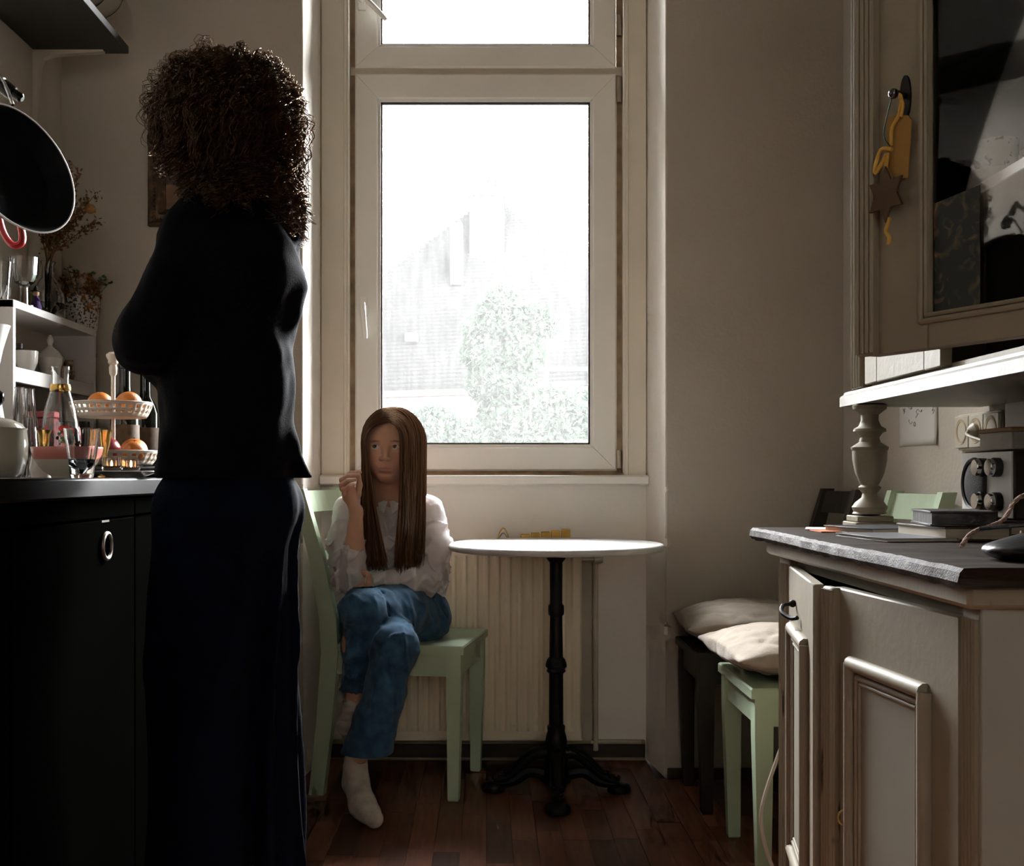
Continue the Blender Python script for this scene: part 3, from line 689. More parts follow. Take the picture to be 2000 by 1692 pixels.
cb.box((DX+.02,DY0,.09), (xb,DY1,.11)); cb.box((DX+.02,DY0,DT-.08), (xb,DY1,DT-.055)); cb.box((DX+.06,DY0+.02,.42), (xb,DY1-.02,.44))
part('carcass', cb, crm, dr)
part('plinth', MB().box((DX-.008,DY0-.01,0), (xb,DY1+.01,.09), .006), crc, dr)
for (a, b) in ((DY0,DY0+.052),(DY1-.075,DY1)):       # reeded corner pilasters
    pl = part('pilaster', MB().box((DX+.002,a,.09), (DX+.03,b,DT-.055), .003), crc, dr)
    for i in range(4):
        yy = a+(b-a)*(.2+.2*i); part('reed', MB().tube([(DX+.002,yy,.11),(DX+.002,yy,DT-.07)], .006, 8), crc, pl)
part('frieze', MB().box((DX-.02,DY0-.018,DT-.055), (xb,DY1+.028,DT-.024), .006), crm, dr)
part('side_panel', MB().box((DX+.003,DY0-.004,.09), (xb,DY0+.002,DT-.0552), .001), mat('lit grey cream side paint', (.33,.315,.275), .55, var=.07, bump=.001, bs=20), dr)  # light from behind the camera put into a paler, greyer side colour
# worktop with a worn, uneven front edge
wt = MB(); K = 60; V = []; rr = np.random.default_rng(11)
yA, yB = 1.374, 2.462
for i in range(K):
    y = yA+(yB-yA)*i/(K-1); j = rr.normal(0, .0012); xf = .575+.0035*math.sin(y*9)+j
    V += [(xb,y,DT-.026),(xf+.006,y,DT-.026+rr.normal(0,.0012)),(xf,y,DT-.018),(xf+.002+abs(rr.normal(0,.001)),y,DT-.006),(xf+.008,y,DT-.0006+rr.normal(0,.0005)),(xf+.03,y,DT),(xb,y,DT)]
F = [(i*7+k, i*7+(k+1)%7, (i+1)*7+(k+1)%7, (i+1)*7+k) for i in range(K-1) for k in range(7)]+[tuple(range(7))[::-1], tuple((K-1)*7+k for k in range(7))]
part('worktop', wt.add(V, F), topw, dr, sharp=28)
door_m = mat('cream door paint', (.23,.20,.15), .55, spec=.25, var=.06, bump=.0008, bs=40)  # one even cream paint for both doors and their mouldings
def pdoor(hy, sgn, ang, wd, z0, z1, label=None, astragal=True):
    """panelled door; hinge at (DX,hy); runs sgn along y when shut; swung out by ang"""
    d = np.array((-math.sin(ang), sgn*math.cos(ang), 0)); nrm = np.array((-math.cos(ang), -sgn*math.sin(ang), 0)); o = np.array((DX,hy,0.))
    R = np.column_stack([d, -nrm, (0,0,1)])           # local x along the door, y into the door, z up
    D = part('door', MB().box((.002,.0,z0), (wd,.02,z1), .0025, R, o), door_m, dr)
    px0, px1, pz0, pz1 = .085, wd-.075, z0+.10, z1-.115
    def roll(a, b, r_, off, nm):
        A, B = np.array(a), np.array(b); mb = MB(); mb.tube([R@A+o, R@B+o], r_, 10); part(nm, mb, door_m, D)
    for k, (r_, ins, off) in enumerate(((.012,0,-.004),(.005,.019,-.002),(.004,.028,-.001))):
        c = [(px0+ins,off,pz0+ins),(px1-ins,off,pz0+ins),(px1-ins,off,pz1-ins),(px0+ins,off,pz1-ins)]
        for i in range(4): roll(c[i], c[(i+1)%4], r_, off, 'panel_moulding')
    part('door_panel', MB().box((px0+.03,-.002,pz0+.03), (px1-.03,.003,pz1-.03), .001, R, o), mat('grey cream panel', (.21,.193,.155), .55, spec=.25, var=.08), D)
    if astragal:
        a = part('meeting_strip', MB().box((wd-.025,-.012,z0), (wd+.018,.004,z1), .003, R, o), crc, D)
        for i in range(4):
            mb = MB(); mb.tube([R@np.array((wd-.018+i*.0105,-.012,z0+.005))+o, R@np.array((wd-.018+i*.0105,-.012,z1-.004))+o], .0045, 8); part('reed', mb, crc, a)
        kh = MB(); kz = .42; kh.prism([(wd-.058+.009*math.cos(t)*(1.0+.35*math.cos(3*t)), kz+.032*math.sin(t)) for t in np.linspace(0,6.28,22)[:-1]], .003, R, o+nrm*.003)
        esc = part('escutcheon', kh, mat('blackened brass', (.05,.035,.02), .4, metal=.7), D)
        part('key_ring', MB().tube([R@np.array((wd-.058,-.006+.0,kz-.03+.012*math.cos(t)))+nrm*.012*math.sin(t)+o for t in np.linspace(0,3.3,9)], .002, 6), mat('old brass', (.35,.24,.1), .35, metal=.9), D)
    return D, R, o, nrm
pdoor(DY0+.055, 1, math.radians(6.1), .40, .105, DT-.072)
D2, R2, o2, n2 = pdoor(DY1-.082, -1, math.radians(9.4), .40, .105, DT-.072, astragal=False)
mb = MB(); mb.tube([R2@np.array(q)+o2 for q in spline([(.13,-.004,DT-.135),(.14,-.024,DT-.137),(.165,-.03,DT-.148),(.19,-.016,DT-.156),(.21,-.006,DT-.153)], 12)], .0042, 8)
mb.sphere(R2@np.array((.13,-.006,DT-.135))+o2, .0075, 10, 8)
part('hook_handle', mb, mat('black iron handle', (.012,.010,.009), .65, spec=.2), D2)

# upper glazed cabinet standing on turned columns
HB, HX = 1.093, .80
hu = thing('glazed_hutch', (.95,1.9,HB), 'old cream glazed hutch on turned columns with one glass door ajar', 'cabinet')
hb = MB(); pr = [(0,0),(0,.02),(.004,.024),(.008,.026),(.012,.032),(.02,.034),(.03,.034)]
V = []; ys = [1.30, 2.50]; xe = .784
for y in ys: V += [(xb,y,HB),(xe,y,HB)]+[(xe+a,y,HB+b) for a, b in pr[1:]]+[(xb,y,HB+.034)]
n = len(V)//2; hb.add(V, [(k, (k+1)%n, n+(k+1)%n, n+k) for k in range(n)]+[tuple(range(n))[::-1], tuple(range(n,2*n))])
part('base_moulding', hb, mat('cream moulding paint', (.30,.28,.235), .45, var=.08, bump=.0012, bs=45), hu, sharp=20)
ht = MB(); H0, H1 = HB+.034, 2.28
ht.box((HX+.012,2.445,H0), (xb,2.468,H1)); ht.box((HX+.012,1.335,H0), (xb,1.36,H1)); ht.box((HX,1.335,H1), (xb,2.47,H1+.025)); ht.box((HX+.02,1.36,H0), (xb,2.445,H0+.012))
part('carcass', ht, crm, hu)
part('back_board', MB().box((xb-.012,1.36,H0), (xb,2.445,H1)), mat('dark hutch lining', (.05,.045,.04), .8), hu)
for a, b in ((2.395,2.468),(1.335,1.40)):
    pl = part('pilaster', MB().box((HX,a,H0), (HX+.026,b,H1), .002), crm, hu)
    for i in range(4):
        yy = a+(b-a)*(.16+.225*i); part('reed', MB().tube([(HX,yy,H0+.004),(HX,yy,H1)], .0065, 8), crm, pl)
pls = part('edge_reeds', MB().tube([(HX+.008,2.468,H0),(HX+.008,2.468,H1)], .006, 8), crm, hu)
SH = (1.453, 1.765, 2.06)
for z in SH: part('shelf', MB().box((.862,1.36,z-.02), (xb-.012,2.445,z), .002), mat('grey shelf paint', (.62,.60,.57), .5), hu)
def gdoor(hy, sgn, ang, wd, z0, z1, sw_=.075, rh=.078):
    d = np.array((-math.sin(ang), sgn*math.cos(ang), 0)); nrm = np.array((-math.cos(ang), -sgn*math.sin(ang), 0)); o = np.array((HX,hy,0.)); R = np.column_stack([d, -nrm, (0,0,1)])
    st = sw_
    D = part('glass_door', MB().box((.002,0,z0), (st,.022,z1), .002, R, o), crm, hu)
    part('stile', MB().box((wd-st,0,z0), (wd,.022,z1), .002, R, o), crm, D)
    part('rail', MB().box((st,0,z0), (wd-st,.022,z0+rh), .002, R, o), crm, D); part('rail', MB().box((st,0,z1-.078), (wd-st,.022,z1), .002, R, o), crm, D)
    c = [(st,z0+rh),(wd-st,z0+rh),(wd-st,z1-.078),(st,z1-.078)]
    for i in range(4):
        for r_, ins in ((.005,-.012),(.0035,-.003)):
            A, B = c[i], c[(i+1)%4]; q = np.array([(st+wd)/2-st/2, (z0+z1)/2]); f = lambda p: (p[0]+np.sign(p[0]-wd/2)*-ins, -.001, p[1]+np.sign(p[1]-q[1])*-ins)
            part('glazing_bead', MB().tube([R@np.array(f(A))+o, R@np.array(f(B))+o], r_, 8), crm, D)
    part('pane', MB().box((st-.002,.010,z0+rh-.002), (wd-st+.002,.013,z1-.076), 0, R, o), thin_glass('cabinet glass'), D)
    return D, R, o, nrm
far_d = gdoor(2.385, -1, 0.0, .40, H0+.006, H1-.01)
nd, Rn, on, nn = gdoor(1.43, 1, math.radians(25), .43, H0+.006, H1-.01, .122, .054)
st_ = part('meeting_strip', MB().box((.408,-.012,H0+.006), (.446,.002,H1-.01), .002, Rn, on), crm, nd)
for i in range(4):
    part('reed', MB().tube([Rn@np.array((.411+i*.0105,-.012,H0+.01))+on, Rn@np.array((.411+i*.0105,-.012,H1-.015))+on], .0045, 8), crm, st_)
def on_door(px, py, off=.0):                          # point of the glass door plane seen at a pixel, moved off it by off
    ray = np.array([(px-CX)/FPX, 1, -(py-CY)/FPX]); c = np.array([0,0,EYE]); p0 = on+nn*off
    t = np.dot(p0-c, nn)/np.dot(ray, nn); return c+ray*t
def door_uv(p): q = Rn.T@(p-on); return q[0], q[2]
es = door_uv(on_door(1770,190)); blk = mat('black iron fitting', (.018,.015,.012), .45, metal=.5)
part('escutcheon', MB().prism([(es[0]+.011*math.cos(t), es[1]+.034*math.sin(t)) for t in np.linspace(0,6.28,25)[:-1]], .003, Rn, on+nn*.003), blk, nd)
kp = on_door(1745,183,.035)
part('key', MB().tube([on_door(1768,188,.004), on_door(1757,182,.022), kp], .0045, 8).sphere(kp, .008, 10, 8), mat('steel key', (.1,.1,.1), .25, metal=.9), nd)
# turned columns
def column(label, x, y):
    cpr = [(.044,0),(.044,.022),(.036,.024),(.036,.032),(.033,.036),(.037,.046),(.030,.056),(.017,.066),(.015,.075),(.022,.084),(.024,.088),(.018,.093),(.022,.10),(.030,.118),(.0355,.145),(.036,.166),(.038,.168),(.039,.173),(.034,.176),(.022,.184),(.0195,.194),(.026,.203),(.034,.207),(.033,.212),(.023,.218),(.018,.23),(.0185,.242),(.028,.25),(.034,.254),(.036,.262),(.030,.265)]
    c = thing('turned_column', (x,y,DT), label, 'column', 'turned hutch columns')
    mb = MB(); mb.lathe([(1e-4,.026)]+[q for q in cpr if q[1] > .025]+[(1e-4,.265)], 28, (x,y,DT)); part('baluster', mb, crm, c)
    part('square_base', MB().box((x-.044,y-.044,DT), (x+.044,y+.044,DT+.015), .002).box((x-.038,y-.038,DT+.015), (x+.038,y+.038,DT+.028), .002), crm, c)
column('turned cream baluster holding up the window end of the hutch', .815, 2.395)
column('turned cream baluster holding up the near end of the hutch', .815, 1.42)
# crockery behind the glass
por = mat('white porcelain', (.62,.60,.56), .18, var=.04, spec=.6)
spot = mat('white porcelain with dark dots', (.60,.57,.52), .2, col2=(.12,.05,.06), thr=(.60,.64), vs=70, spec=.6)
def cup(name, label, c, r, h, m, ang=0., flare=.8, handle=True, group=None, saucer=False):
    t = thing(name, c, label, 'cup' if 'cup' in name or 'mug' in name else name.split('_')[-1], group); c = np.array(c, float)
    pf = [(1e-4,0),(r*flare*.8,0),(r*flare,.1*h),(r*.95,.5*h),(r,h),(r-.002,h),(r*.93-.002,.5*h),(r*flare-.003,.1*h+.003),(1e-4,.1*h+.003)]
    part('bowl', MB().lathe(pf, 28, c), m, t)
    if handle:
        d = np.array((math.cos(ang),math.sin(ang),0)); P = [c+d*(r*.95)+np.array((0,0,h*.82)), c+d*(r+h*.34)+np.array((0,0,h*.85)), c+d*(r+h*.42)+np.array((0,0,h*.5)), c+d*(r*.92)+np.array((0,0,h*.22))]
        part('handle', MB().tube(spline(P, 14), .0042, 8), m, t)
    return t
cup('porcelain_cup', 'dotted porcelain cup with a ring handle stacked behind the glass door', (.985,2.18,SH[0]+.0725), .042, .06, spot, math.radians(200), group='dotted cups in the hutch')
cup('porcelain_bowl', 'white porcelain bowl under the dotted cup in the hutch', (.985,2.18,SH[0]+.0005), .06, .072, por, handle=False, flare=.55)
cup('porcelain_cup', 'second dotted porcelain cup deeper in the hutch', (1.0,2.02,SH[0]+.0005), .042, .07, spot, math.radians(215), group='dotted cups in the hutch')
tj = thing('porcelain_jug', (.985,2.17,SH[1]), 'dotted porcelain jug standing on the upper hutch shelf', 'jug')
part('body', MB().lathe([(1e-4,0),(.05,0),(.072,.03),(.08,.08),(.068,.14),(.05,.18),(.055,.2),(.052,.2),(.046,.18),(1e-4,.17)], 28, (.985,2.17,SH[1]+.0005)), spot, tj)
part('handle', MB().tube(spline([(.92,2.2,SH[1]+.16),(.885,2.215,SH[1]+.16),(.872,2.22,SH[1]+.10),(.918,2.2,SH[1]+.05)], 14), .006, 8), por, tj)
pc = [on_door(1816,397), on_door(1905,360), on_door(1906,598), on_door(1816,611)]
uv = [door_uv(q) for q in pc]
def photo_mat():
    m = mat('dark still life postcard', (.008,.009,.006), .35, vs=40); nt = m.node_tree; N = nt.nodes; L = nt.links
    tc = N.new('ShaderNodeTexCoord'); vo = N.new('ShaderNodeTexNoise'); vo.inputs['Scale'].default_value = 34; vo.inputs['Detail'].default_value = 3; vo.inputs['Distortion'].default_value = 1.2
    L.new(tc.outputs['Object'], vo.inputs['Vector']); rp = N.new('ShaderNodeValToRGB'); cr = rp.color_ramp
    cr.elements[0].position = .52; cr.elements[0].color = (.008,.010,.007,1); cr.elements[1].position = .60; cr.elements[1].color = (.05,.045,.015,1)
    for p, c in ((.66,(.12,.045,.02,1)),(.74,(.20,.12,.07,1))): e = cr.elements.new(p); e.color = c
    L.new(vo.outputs['Fac'], rp.inputs[0]); L.new(rp.outputs[0], N['Principled BSDF'].inputs['Base Color']); return m
pcd = part('postcard', MB().prism(uv, .0012, Rn, on-nn*.0085), photo_mat(), label='dark flower still life postcard tucked into the glass door', cat='postcard')
# ribbon, gift tag and wooden star hanging from the key
yw = mat('yellow wool', (.54,.32,.06), .9, var=.15, vs=60); tagm = mat('ochre gift tag', (.32,.17,.036), .7, var=.08)
K0 = lambda px, py, off=.02: on_door(px, py, off)
hang = thing('gift_tag', K0(1762,352,.012), 'ochre gift tag with yellow wool hanging from the cabinet key', 'gift tag')
tq = [door_uv(on_door(*q)) for q in ((1743,234),(1752,228),(1783,227),(1790,236),(1783,349),(1766,350),(1752,345),(1742,330))]
part('tag_card', MB().prism(tq, .002, Rn, on+nn*.011), tagm, hang)
part('wool_loop', MB().tube(spline([K0(1748,182,.030),K0(1760,190,.024),K0(1755,225,.016),K0(1742,250,.016),K0(1740,285,.016)], 16), .0028, 7).tube(spline([K0(1750,180,.03),K0(1763,200,.02),K0(1760,228,.016)], 10), .0026, 7), yw, hang)
part('wool_tassel', MB().tube(spline([K0(1742,292,.017),K0(1722,292,.019),K0(1712,315,.02),K0(1709,338,.02),K0(1722,320,.021),K0(1733,300,.02),K0(1730,330,.02),K0(1736,352,.02)], 26), .0034, 7), yw, hang)
part('thread', MB().tube(spline([K0(1742,190,.032),K0(1733,225,.028),K0(1726,265,.025),K0(1738,285,.02)], 12), .0011, 5), mat('green thread', (.01,.05,.025), .7), hang)
sc = door_uv(on_door(1751,383)); sr = .034
star = thing('wooden_star', K0(1751,428,.02), 'dark brown six pointed wooden star hanging below the gift tag', 'star ornament')
part('star_plate', MB().prism([(sc[0]+(sr*1.15 if i%2==0 else sr*.66)*math.sin(i*math.pi/6), sc[1]+(sr*1.3 if i%2==0 else sr*.72)*math.cos(i*math.pi/6)) for i in range(12)], .004, Rn, on+nn*.024), mat('brown wood star', (.09,.05,.022), .7), star)
part('wool_cord', MB().tube(spline([K0(1738,425,.02),K0(1734,440,.02),K0(1730,452,.021),K0(1737,464,.02),K0(1735,478,.02)], 14), .0032, 7), yw, star)
# things on the dresser top
rb = thing('table_radio', (1.04,2.2,DT+.03), 'small silver table radio with a round speaker and chrome knobs', 'radio')
bk_m = mat('black book cloth', (.012,.012,.014), .5, var=.2); pg = mat('book page edge', (.45,.40,.32), .8, var=.1, stretch=(1,1,40), vs=4)
z = DT+.0008
def book(label, x0, x1, y0, y1, z0, t, mt, rot=0., pages=True, cat='book', name='book'):
    c = np.array(((x0+x1)/2,(y0+y1)/2,z0)); b = thing(name, c, label, cat); R = rotz(rot); hx, hy = (x1-x0)/2, (y1-y0)/2
    part('cover', MB().box((-hx,-hy,0), (hx,hy,t*.14), .0006, R, c).box((-hx,-hy,t*.86), (hx,hy,t), .0006, R, c).box((hx-.003,-hy,0), (hx,hy,t), .0006, R, c), mt, b)
    part('pages', MB().box((-hx+.003,-hy+.003,t*.14), (hx-.003,hy-.003,t*.86), 0, R, c), pg if pages else mt, b); return z0+t
brown = mat('brown leather cover', (.07,.045,.03), .45, var=.2); grey_c = mat('grey magazine cover', (.16,.16,.17), .35, var=.15)
book('thick brown book lying under the radio', .90,1.09,2.08,2.33, z, .028, brown)
rz = DT+.0296
book('black bound notebook at the window end of the dresser top', .70,.86,2.13,2.30, z, .012, bk_m, .25)
z2 = book('brown leather book lying in front of the turned column', .77,.89,1.92,2.10, z, .024, brown, .1)
book('worn black case lying on the brown leather book', .775,.885,1.93,2.08, z2+.0008, .026, mat('scuffed black leather', (.02,.016,.014), .4, var=.5, vs=30, bump=.0015, bs=60), -.15, pages=False, cat='case', name='leather_case')
book('thin grey magazine near the worktop edge', .66,.79,1.90,2.10, z, .006, grey_c, .12, cat='magazine', name='magazine')
part('paper_card', MB().box((.66,2.22,z), (.71,2.30,z+.002), 0), mat('orange card', (.55,.16,.06), .7), label='orange paper card at the window end of the dresser top', cat='card')
part('paper_slip', MB().box((-.03,-.05,0), (.03,.05,.002), 0, rotz(-.3), (.70,2.36,z)), mat('white paper', (.52,.50,.47), .8, var=.03), label='white paper slip beside the orange card', cat='paper')
tab = thing('leather_pouch', (.77,1.52,z), 'flat black leather pouch with spectacles cord lying on the dresser corner', 'pouch')
pf = Field(axis(-.16,.16,.006), axis(-.1,.1,.006), axis(-.02,.05,.004)); pf.ell((0,0,.012), (.14,.085,.022), .01); pf.half((0,0,0), (0,0,-1)); pf.disp(wrinkle(5,.0015,60)); V, F = pf.mesh()
make('pouch_body', V@rotz(.5).T+np.array((.79,1.53,z+.001)), F, mat('black leather', (.012,.011,.011), .38, var=.2, bump=.001, bs=80), tab, sharp=180)
part('frame_arm', MB().tube(spline([(.70,1.60,z+.036),(.76,1.58,z+.042),(.84,1.60,z+.038),(.86,1.64,z+.03)], 14), .0028, 7), mat('dark spectacle arm', (.03,.03,.04), .25), tab)
rp = MB(); pth = spline([(.675,1.60,z+.012),(.70,1.62,z+.030),(.76,1.66,z+.045),(.80,1.70,z+.075),(.85,1.73,z+.085),(.90,1.71,z+.06),(.92,1.66,z+.03),(.86,1.58,z+.034),(.80,1.55,z+.035),(.74,1.56,z+.032)], 60)
for ph in (0, 2.1, 4.2):
    tw = [p+np.array((.0022*math.cos(i*1.1+ph), .0022*math.sin(i*1.1+ph), .0022*math.cos(i*1.1+ph+1.6))) for i, p in enumerate(pth)]; rp.tube(tw, .0021, 6)
part('twisted_cord', rp, mat('rose twisted cord', (.34,.22,.18), .8, var=.3, vs=150), tab)
# radio: front faces the room (-x)
RX, RY0, RY1, RZ0, RZ1 = .981, 2.10, 2.325, rz, rz+.132
part('case', MB().box((RX+.003,RY0,RZ0), (RX+.115,RY1,RZ1), .004), mat('dark radio cabinet', (.035,.025,.02), .4), rb)
sil = mat('brushed silver front', (.74,.74,.73), .4, metal=.0, var=.05, vs=3, stretch=(1,40,1))
part('front_plate', MB().box((RX,RY0+.004,RZ0+.003), (RX+.004,RY1-.002,RZ1-.003), .001), sil, rb)
Rf = basis((-1,0,0), (0,1,0)); zc = (RZ0+RZ1)/2
blk2 = mat('dark speaker mesh', (.05,.05,.055), .5, bump=.002, bs=400); chrome = mat('chrome', (.75,.75,.75), .1, metal=1., var=.02)
part('speaker_ring', MB().lathe([(.050,0),(.054,.003),(.051,.008),(.046,.006),(.046,.001)], 36, (RX,RY1-.066,zc), Rf), mat('black plastic', (.02,.02,.02), .3), rb)
part('speaker_mesh', MB().lathe([(1e-4,.011),(.02,.010),(.04,.006),(.047,.002)], 36, (RX,RY1-.066,zc), Rf), blk2, rb)
for yy, zz_ in ((.115,.033),(.115,-.033),(.055,-.033),(.055,.033)):
    c = (RX,RY0+yy,zc+zz_); kn = part('knob', MB().lathe([(.0185,0),(.0185,.012),(.016,.014)], 24, c, Rf), mat('black plastic', (.02,.02,.02), .3), rb)
    part('knob_cap', MB().lathe([(.0165,.014),(.0165,.021),(.015,.0225),(1e-4,.0225)], 24, c, Rf), chrome, kn)
pbx = thing('note_box', (1.03,2.22,RZ1), 'small paper box with a brown lid standing on the silver radio', 'box')
part('box_body', MB().box((.985,2.11,RZ1+.0005), (1.07,2.25,RZ1+.035), .002), mat('grey paper box', (.42,.39,.35), .8, var=.12, vs=30), pbx)
part('lid', MB().box((.983,2.108,RZ1+.035), (1.072,2.252,RZ1+.043), .002), mat('kraft lid', (.34,.21,.09), .7), pbx)
# right wall: sockets and pinned paper
ob = mat('ivory socket plastic', (.44,.40,.32), .4, var=.03)
sk = thing('socket_strip', (XR-.006,2.52,1.02), 'ivory triple wall socket under the hutch', 'socket')
part('back_plate', MB().box((XR-.008,2.41,1.0), (XR-.0005,2.63,1.082), .003), ob, sk)
Rw = basis((-1,0,0), (0,1,0))
for i, yy in enumerate((2.598,2.522,2.446)):
    fr = part('socket_frame', MB().box((XR-.014,yy-.036,1.004), (XR-.007,yy+.036,1.078), .003), ob, sk)
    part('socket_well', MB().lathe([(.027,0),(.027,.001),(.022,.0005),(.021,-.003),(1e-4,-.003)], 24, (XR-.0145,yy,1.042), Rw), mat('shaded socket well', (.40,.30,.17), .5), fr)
    part('socket_rim', MB().lathe([(.026,.0),(.029,.0012),(.030,.0)], 24, (XR-.0142,yy,1.042), Rw), ob, fr)
    part('pin_slot', MB().box((XR-.0135,yy-.012,1.040), (XR-.011,yy-.007,1.044)).box((XR-.0135,yy+.007,1.040), (XR-.011,yy+.012,1.044)).box((XR-.0137,yy-.018,1.0415), (XR-.0112,yy+.018,1.0428)), mat('black slot', (.01,.01,.01), .6), fr)
pp_ = thing('pinned_drawing', (XR-.003,2.89,1.01), 'white sheet with pencil scribbles pinned on the wall under the hutch', 'paper')
part('sheet', MB().grid(lambda u, v: np.array((XR-.0015-.006*max(0,(u-.8))*max(0,.4-v)*8, 3.02-.255*u, 1.018+.13*v)), 12, 8), mat('white paper', (.52,.50,.47), .8, var=.03), pp_, sol=.0006)
sc_ = MB(); r2 = random.Random(8)
for i in range(9):
    q = np.array((XR-.0026,3.0-.22*r2.random(),1.055+.08*r2.random())); P = [q]
    for _ in range(5): q = q+np.array((0,r2.uniform(-.012,.012),r2.uniform(-.008,.008))); P.append(q)
    sc_.tube(spline(P, 18), .0006, 4)
part('pencil_line', sc_, mat('pencil', (.12,.12,.13), .7), pp_)
part('wall_calendar', MB().box((XR-.004,2.30,1.03), (XR-.0005,2.40,1.20), .001), mat('white paper', (.52,.50,.47), .8, var=.03), label='white card hanging on the wall beside the triple socket', cat='card')
pw = thing('power_cord', (1.05,2.45,RZ1), 'thin beige power cord running from the wall socket to the radio', 'cord')
part('plug', MB().lathe([(1e-4,-.004),(.017,-.004),(.017,.006),(.008,.014),(1e-4,.016)], 18, (XR-.016,2.522,1.042), Rw), ob, pw)
part('cable', MB().tube(spline([(XR-.030,2.522,1.042),(XR-.045,2.49,1.03),(1.075,2.40,1.008),(1.078,2.35,.99),(1.093,2.33,.94)], 26), .0034, 8), ob, pw)
wc = thing('white_cable', (.66,2.5,0), 'white cable hanging down between the dresser and the mint green chair', 'cable')
part('cable', MB().tube(spline([(.72,2.42,.55),(.665,2.46,.40),(.637,2.48,.309),(.607,2.48,.213),(.608,2.48,.151),(.629,2.48,.081),(.66,2.46,.02),(.70,2.45,.007),(.80,2.44,.007)], 40), .0045, 8), mat('white cable', (.62,.58,.52), .5), wc)
# ------------------------------------------------------------------ kitchen counter along the left wall
CT, CF = .936, -.70
blackl = mat('black lacquer front', (.0022,.0022,.002), .6, var=.15, vs=4, spec=.0)
wtop = part('worktop', MB().box((XL+.001,1.16,CT-.036), (CF,3.488,CT), .004), mat('black stone worktop', (.006,.006,.007), .32, var=.3, vs=30, spec=.2), label='long black stone worktop along the wall', cat='worktop')
for i, (a, b, lab) in enumerate(((1.162,1.70,'black lacquered base cabinet cut off by the picture edge'),(1.702,2.30,'black lacquered base cabinet with a ring pull beside the woman'),(2.302,2.90,'black lacquered base cabinet just behind the woman'),(2.902,3.485,'black lacquered base cabinet in the corner by the window'))):
    c = thing('base_cabinet', ((XL+CF)/2,(a+b)/2,0), lab, 'cabinet', 'black base cabinets')
    part('body', MB().box((XL+.002,a,.10), (CF-.04,b,CT-.037)), blackl, c); part('plinth', MB().box((XL+.05,a,0), (CF-.07,b,.10)), blackl, c)
    part('drawer_front', MB().box((CF-.04,a+.002,CT-.075), (CF-.018,b-.002,CT-.040), .002), blackl, c)
    d = part('door', MB().box((CF-.04,a+.002,.105), (CF-.018,b-.002,CT-.079), .002), blackl, c)
    yy = b-.18
    part('ring_pull', MB().lathe([(.024+.0045*math.cos(t), .004+.004*math.sin(t)) for t in np.linspace(0,6.283,9)], 28, (CF-.018,yy,.808), basis((1,0,0),(0,1,0))), mat('dull steel ring', (.16,.14,.12), .4, metal=.8), d)
    part('name_tab', MB().box((CF-.019,yy-.02,CT-.083), (CF-.0165,yy+.02,CT-.079)), mat('dull steel ring', (.16,.14,.12), .4, metal=.8), d)

# ------------------------------------------------------------------ grey rack on the worktop against the wall
rk_m = mat('grey rack paint', (.46,.44,.42), .5, var=.06, vs=6)
KX, KY0, KY1, KZ, KM = -1.185, 2.82, 3.42, 1.383, 1.2156
rk = thing('counter_rack', (-1.25,3.12,CT), 'grey painted two tier rack standing on the black worktop', 'rack')
xw = XL+.003
part('side_panel', MB().box((xw,KY0,CT+.0005), (KX,KY0+.016,KZ-.001), .001), rk_m, rk); part('side_panel', MB().box((xw,KY1-.016,CT+.0005), (KX,KY1,KZ-.001), .001), rk_m, rk)
part('top_board', MB().box((xw,KY0,KZ-.020), (KX+.001,KY1,KZ), .001), rk_m, rk)
part('middle_board', MB().box((xw,KY0+.016,KM-.016), (KX-.002,KY1-.016,KM), .001), rk_m, rk)
part('front_lip', MB().box((KX-.012,KY0+.016,KM-.038), (KX,KY1-.016,KM+.0), .001), rk_m, rk)

glass = mat('clear glassware', (1,1,1), .02, var=0, trans=1., ior=1.42)
crystal = mat('cut crystal', (1,1,1), .03, var=0, trans=1., ior=1.5)
brass = mat('polished brass', (.50,.32,.10), .22, metal=1., var=.08)
def onY(px, Y): return (px-CX)*Y/FPX
def at(px, Y, z=CT+.0006): return np.array((onY(px, Y), Y, z))
def hollow(outer, wall, floor):                        # outer profile from the bottom up -> closed glass wall profile
    o = list(outer); i = [(max(1e-4, r_-wall), z) for r_, z in o if z > floor][::-1]
    return [(1e-4,o[0][1])]+o+i+[(1e-4,floor)]
def glassware(name, label, c, outer, m=glass, n=28, wall=.0022, floor=.004, facet=None, cat='glass', group=None):
    t = thing(name, c, label, cat, group); part('vessel', MB().lathe(hollow(outer, wall, floor), n, c, None, 0., facet), m, t, sharp=25); return t
# water tumbler with facets
c = at(160, 2.1)
tg_ = glassware('water_tumbler', 'faceted water tumbler half full at the worktop edge', c, [(.020,0),(.0215,.004),(.0255,.035),(.030,.066),(.0315,.072),(.0335,.092)], n=40, wall=.003, floor=.008, facet=lambda A: 1-.025*np.abs(np.sin(A*5)))
part('water', MB().lathe([(1e-4,.0085),(.0178,.0085),(.0218,.028),(1e-4,.028)], 40, c), mat('water', (1,1,1), .0, var=0, trans=1., ior=1.2), tg_)
# pink banded bowl
c = at(131, 2.30); bw = thing('breakfast_bowl', c, 'cream bowl with a pink band behind the water tumbler', 'bowl')
po = [(1e-4,0),(.030,0),(.032,.004),(.047,.014),(.060,.032),(.066,.044),(.0705,.062),(.0685,.062),(.063,.043),(.045,.016),(1e-4,.008)]
part('body', MB().lathe(po, 48, c), mat('cream glaze', (.55,.49,.40), .2, var=.04), bw)
part('pink_band', MB().lathe([(.0632,.037),(.0665,.0435),(.0709,.0615),(.0707,.0622),(.0660,.044),(.0628,.0375)], 48, c), mat('pink glaze', (.48,.17,.14), .2, var=.05), bw)
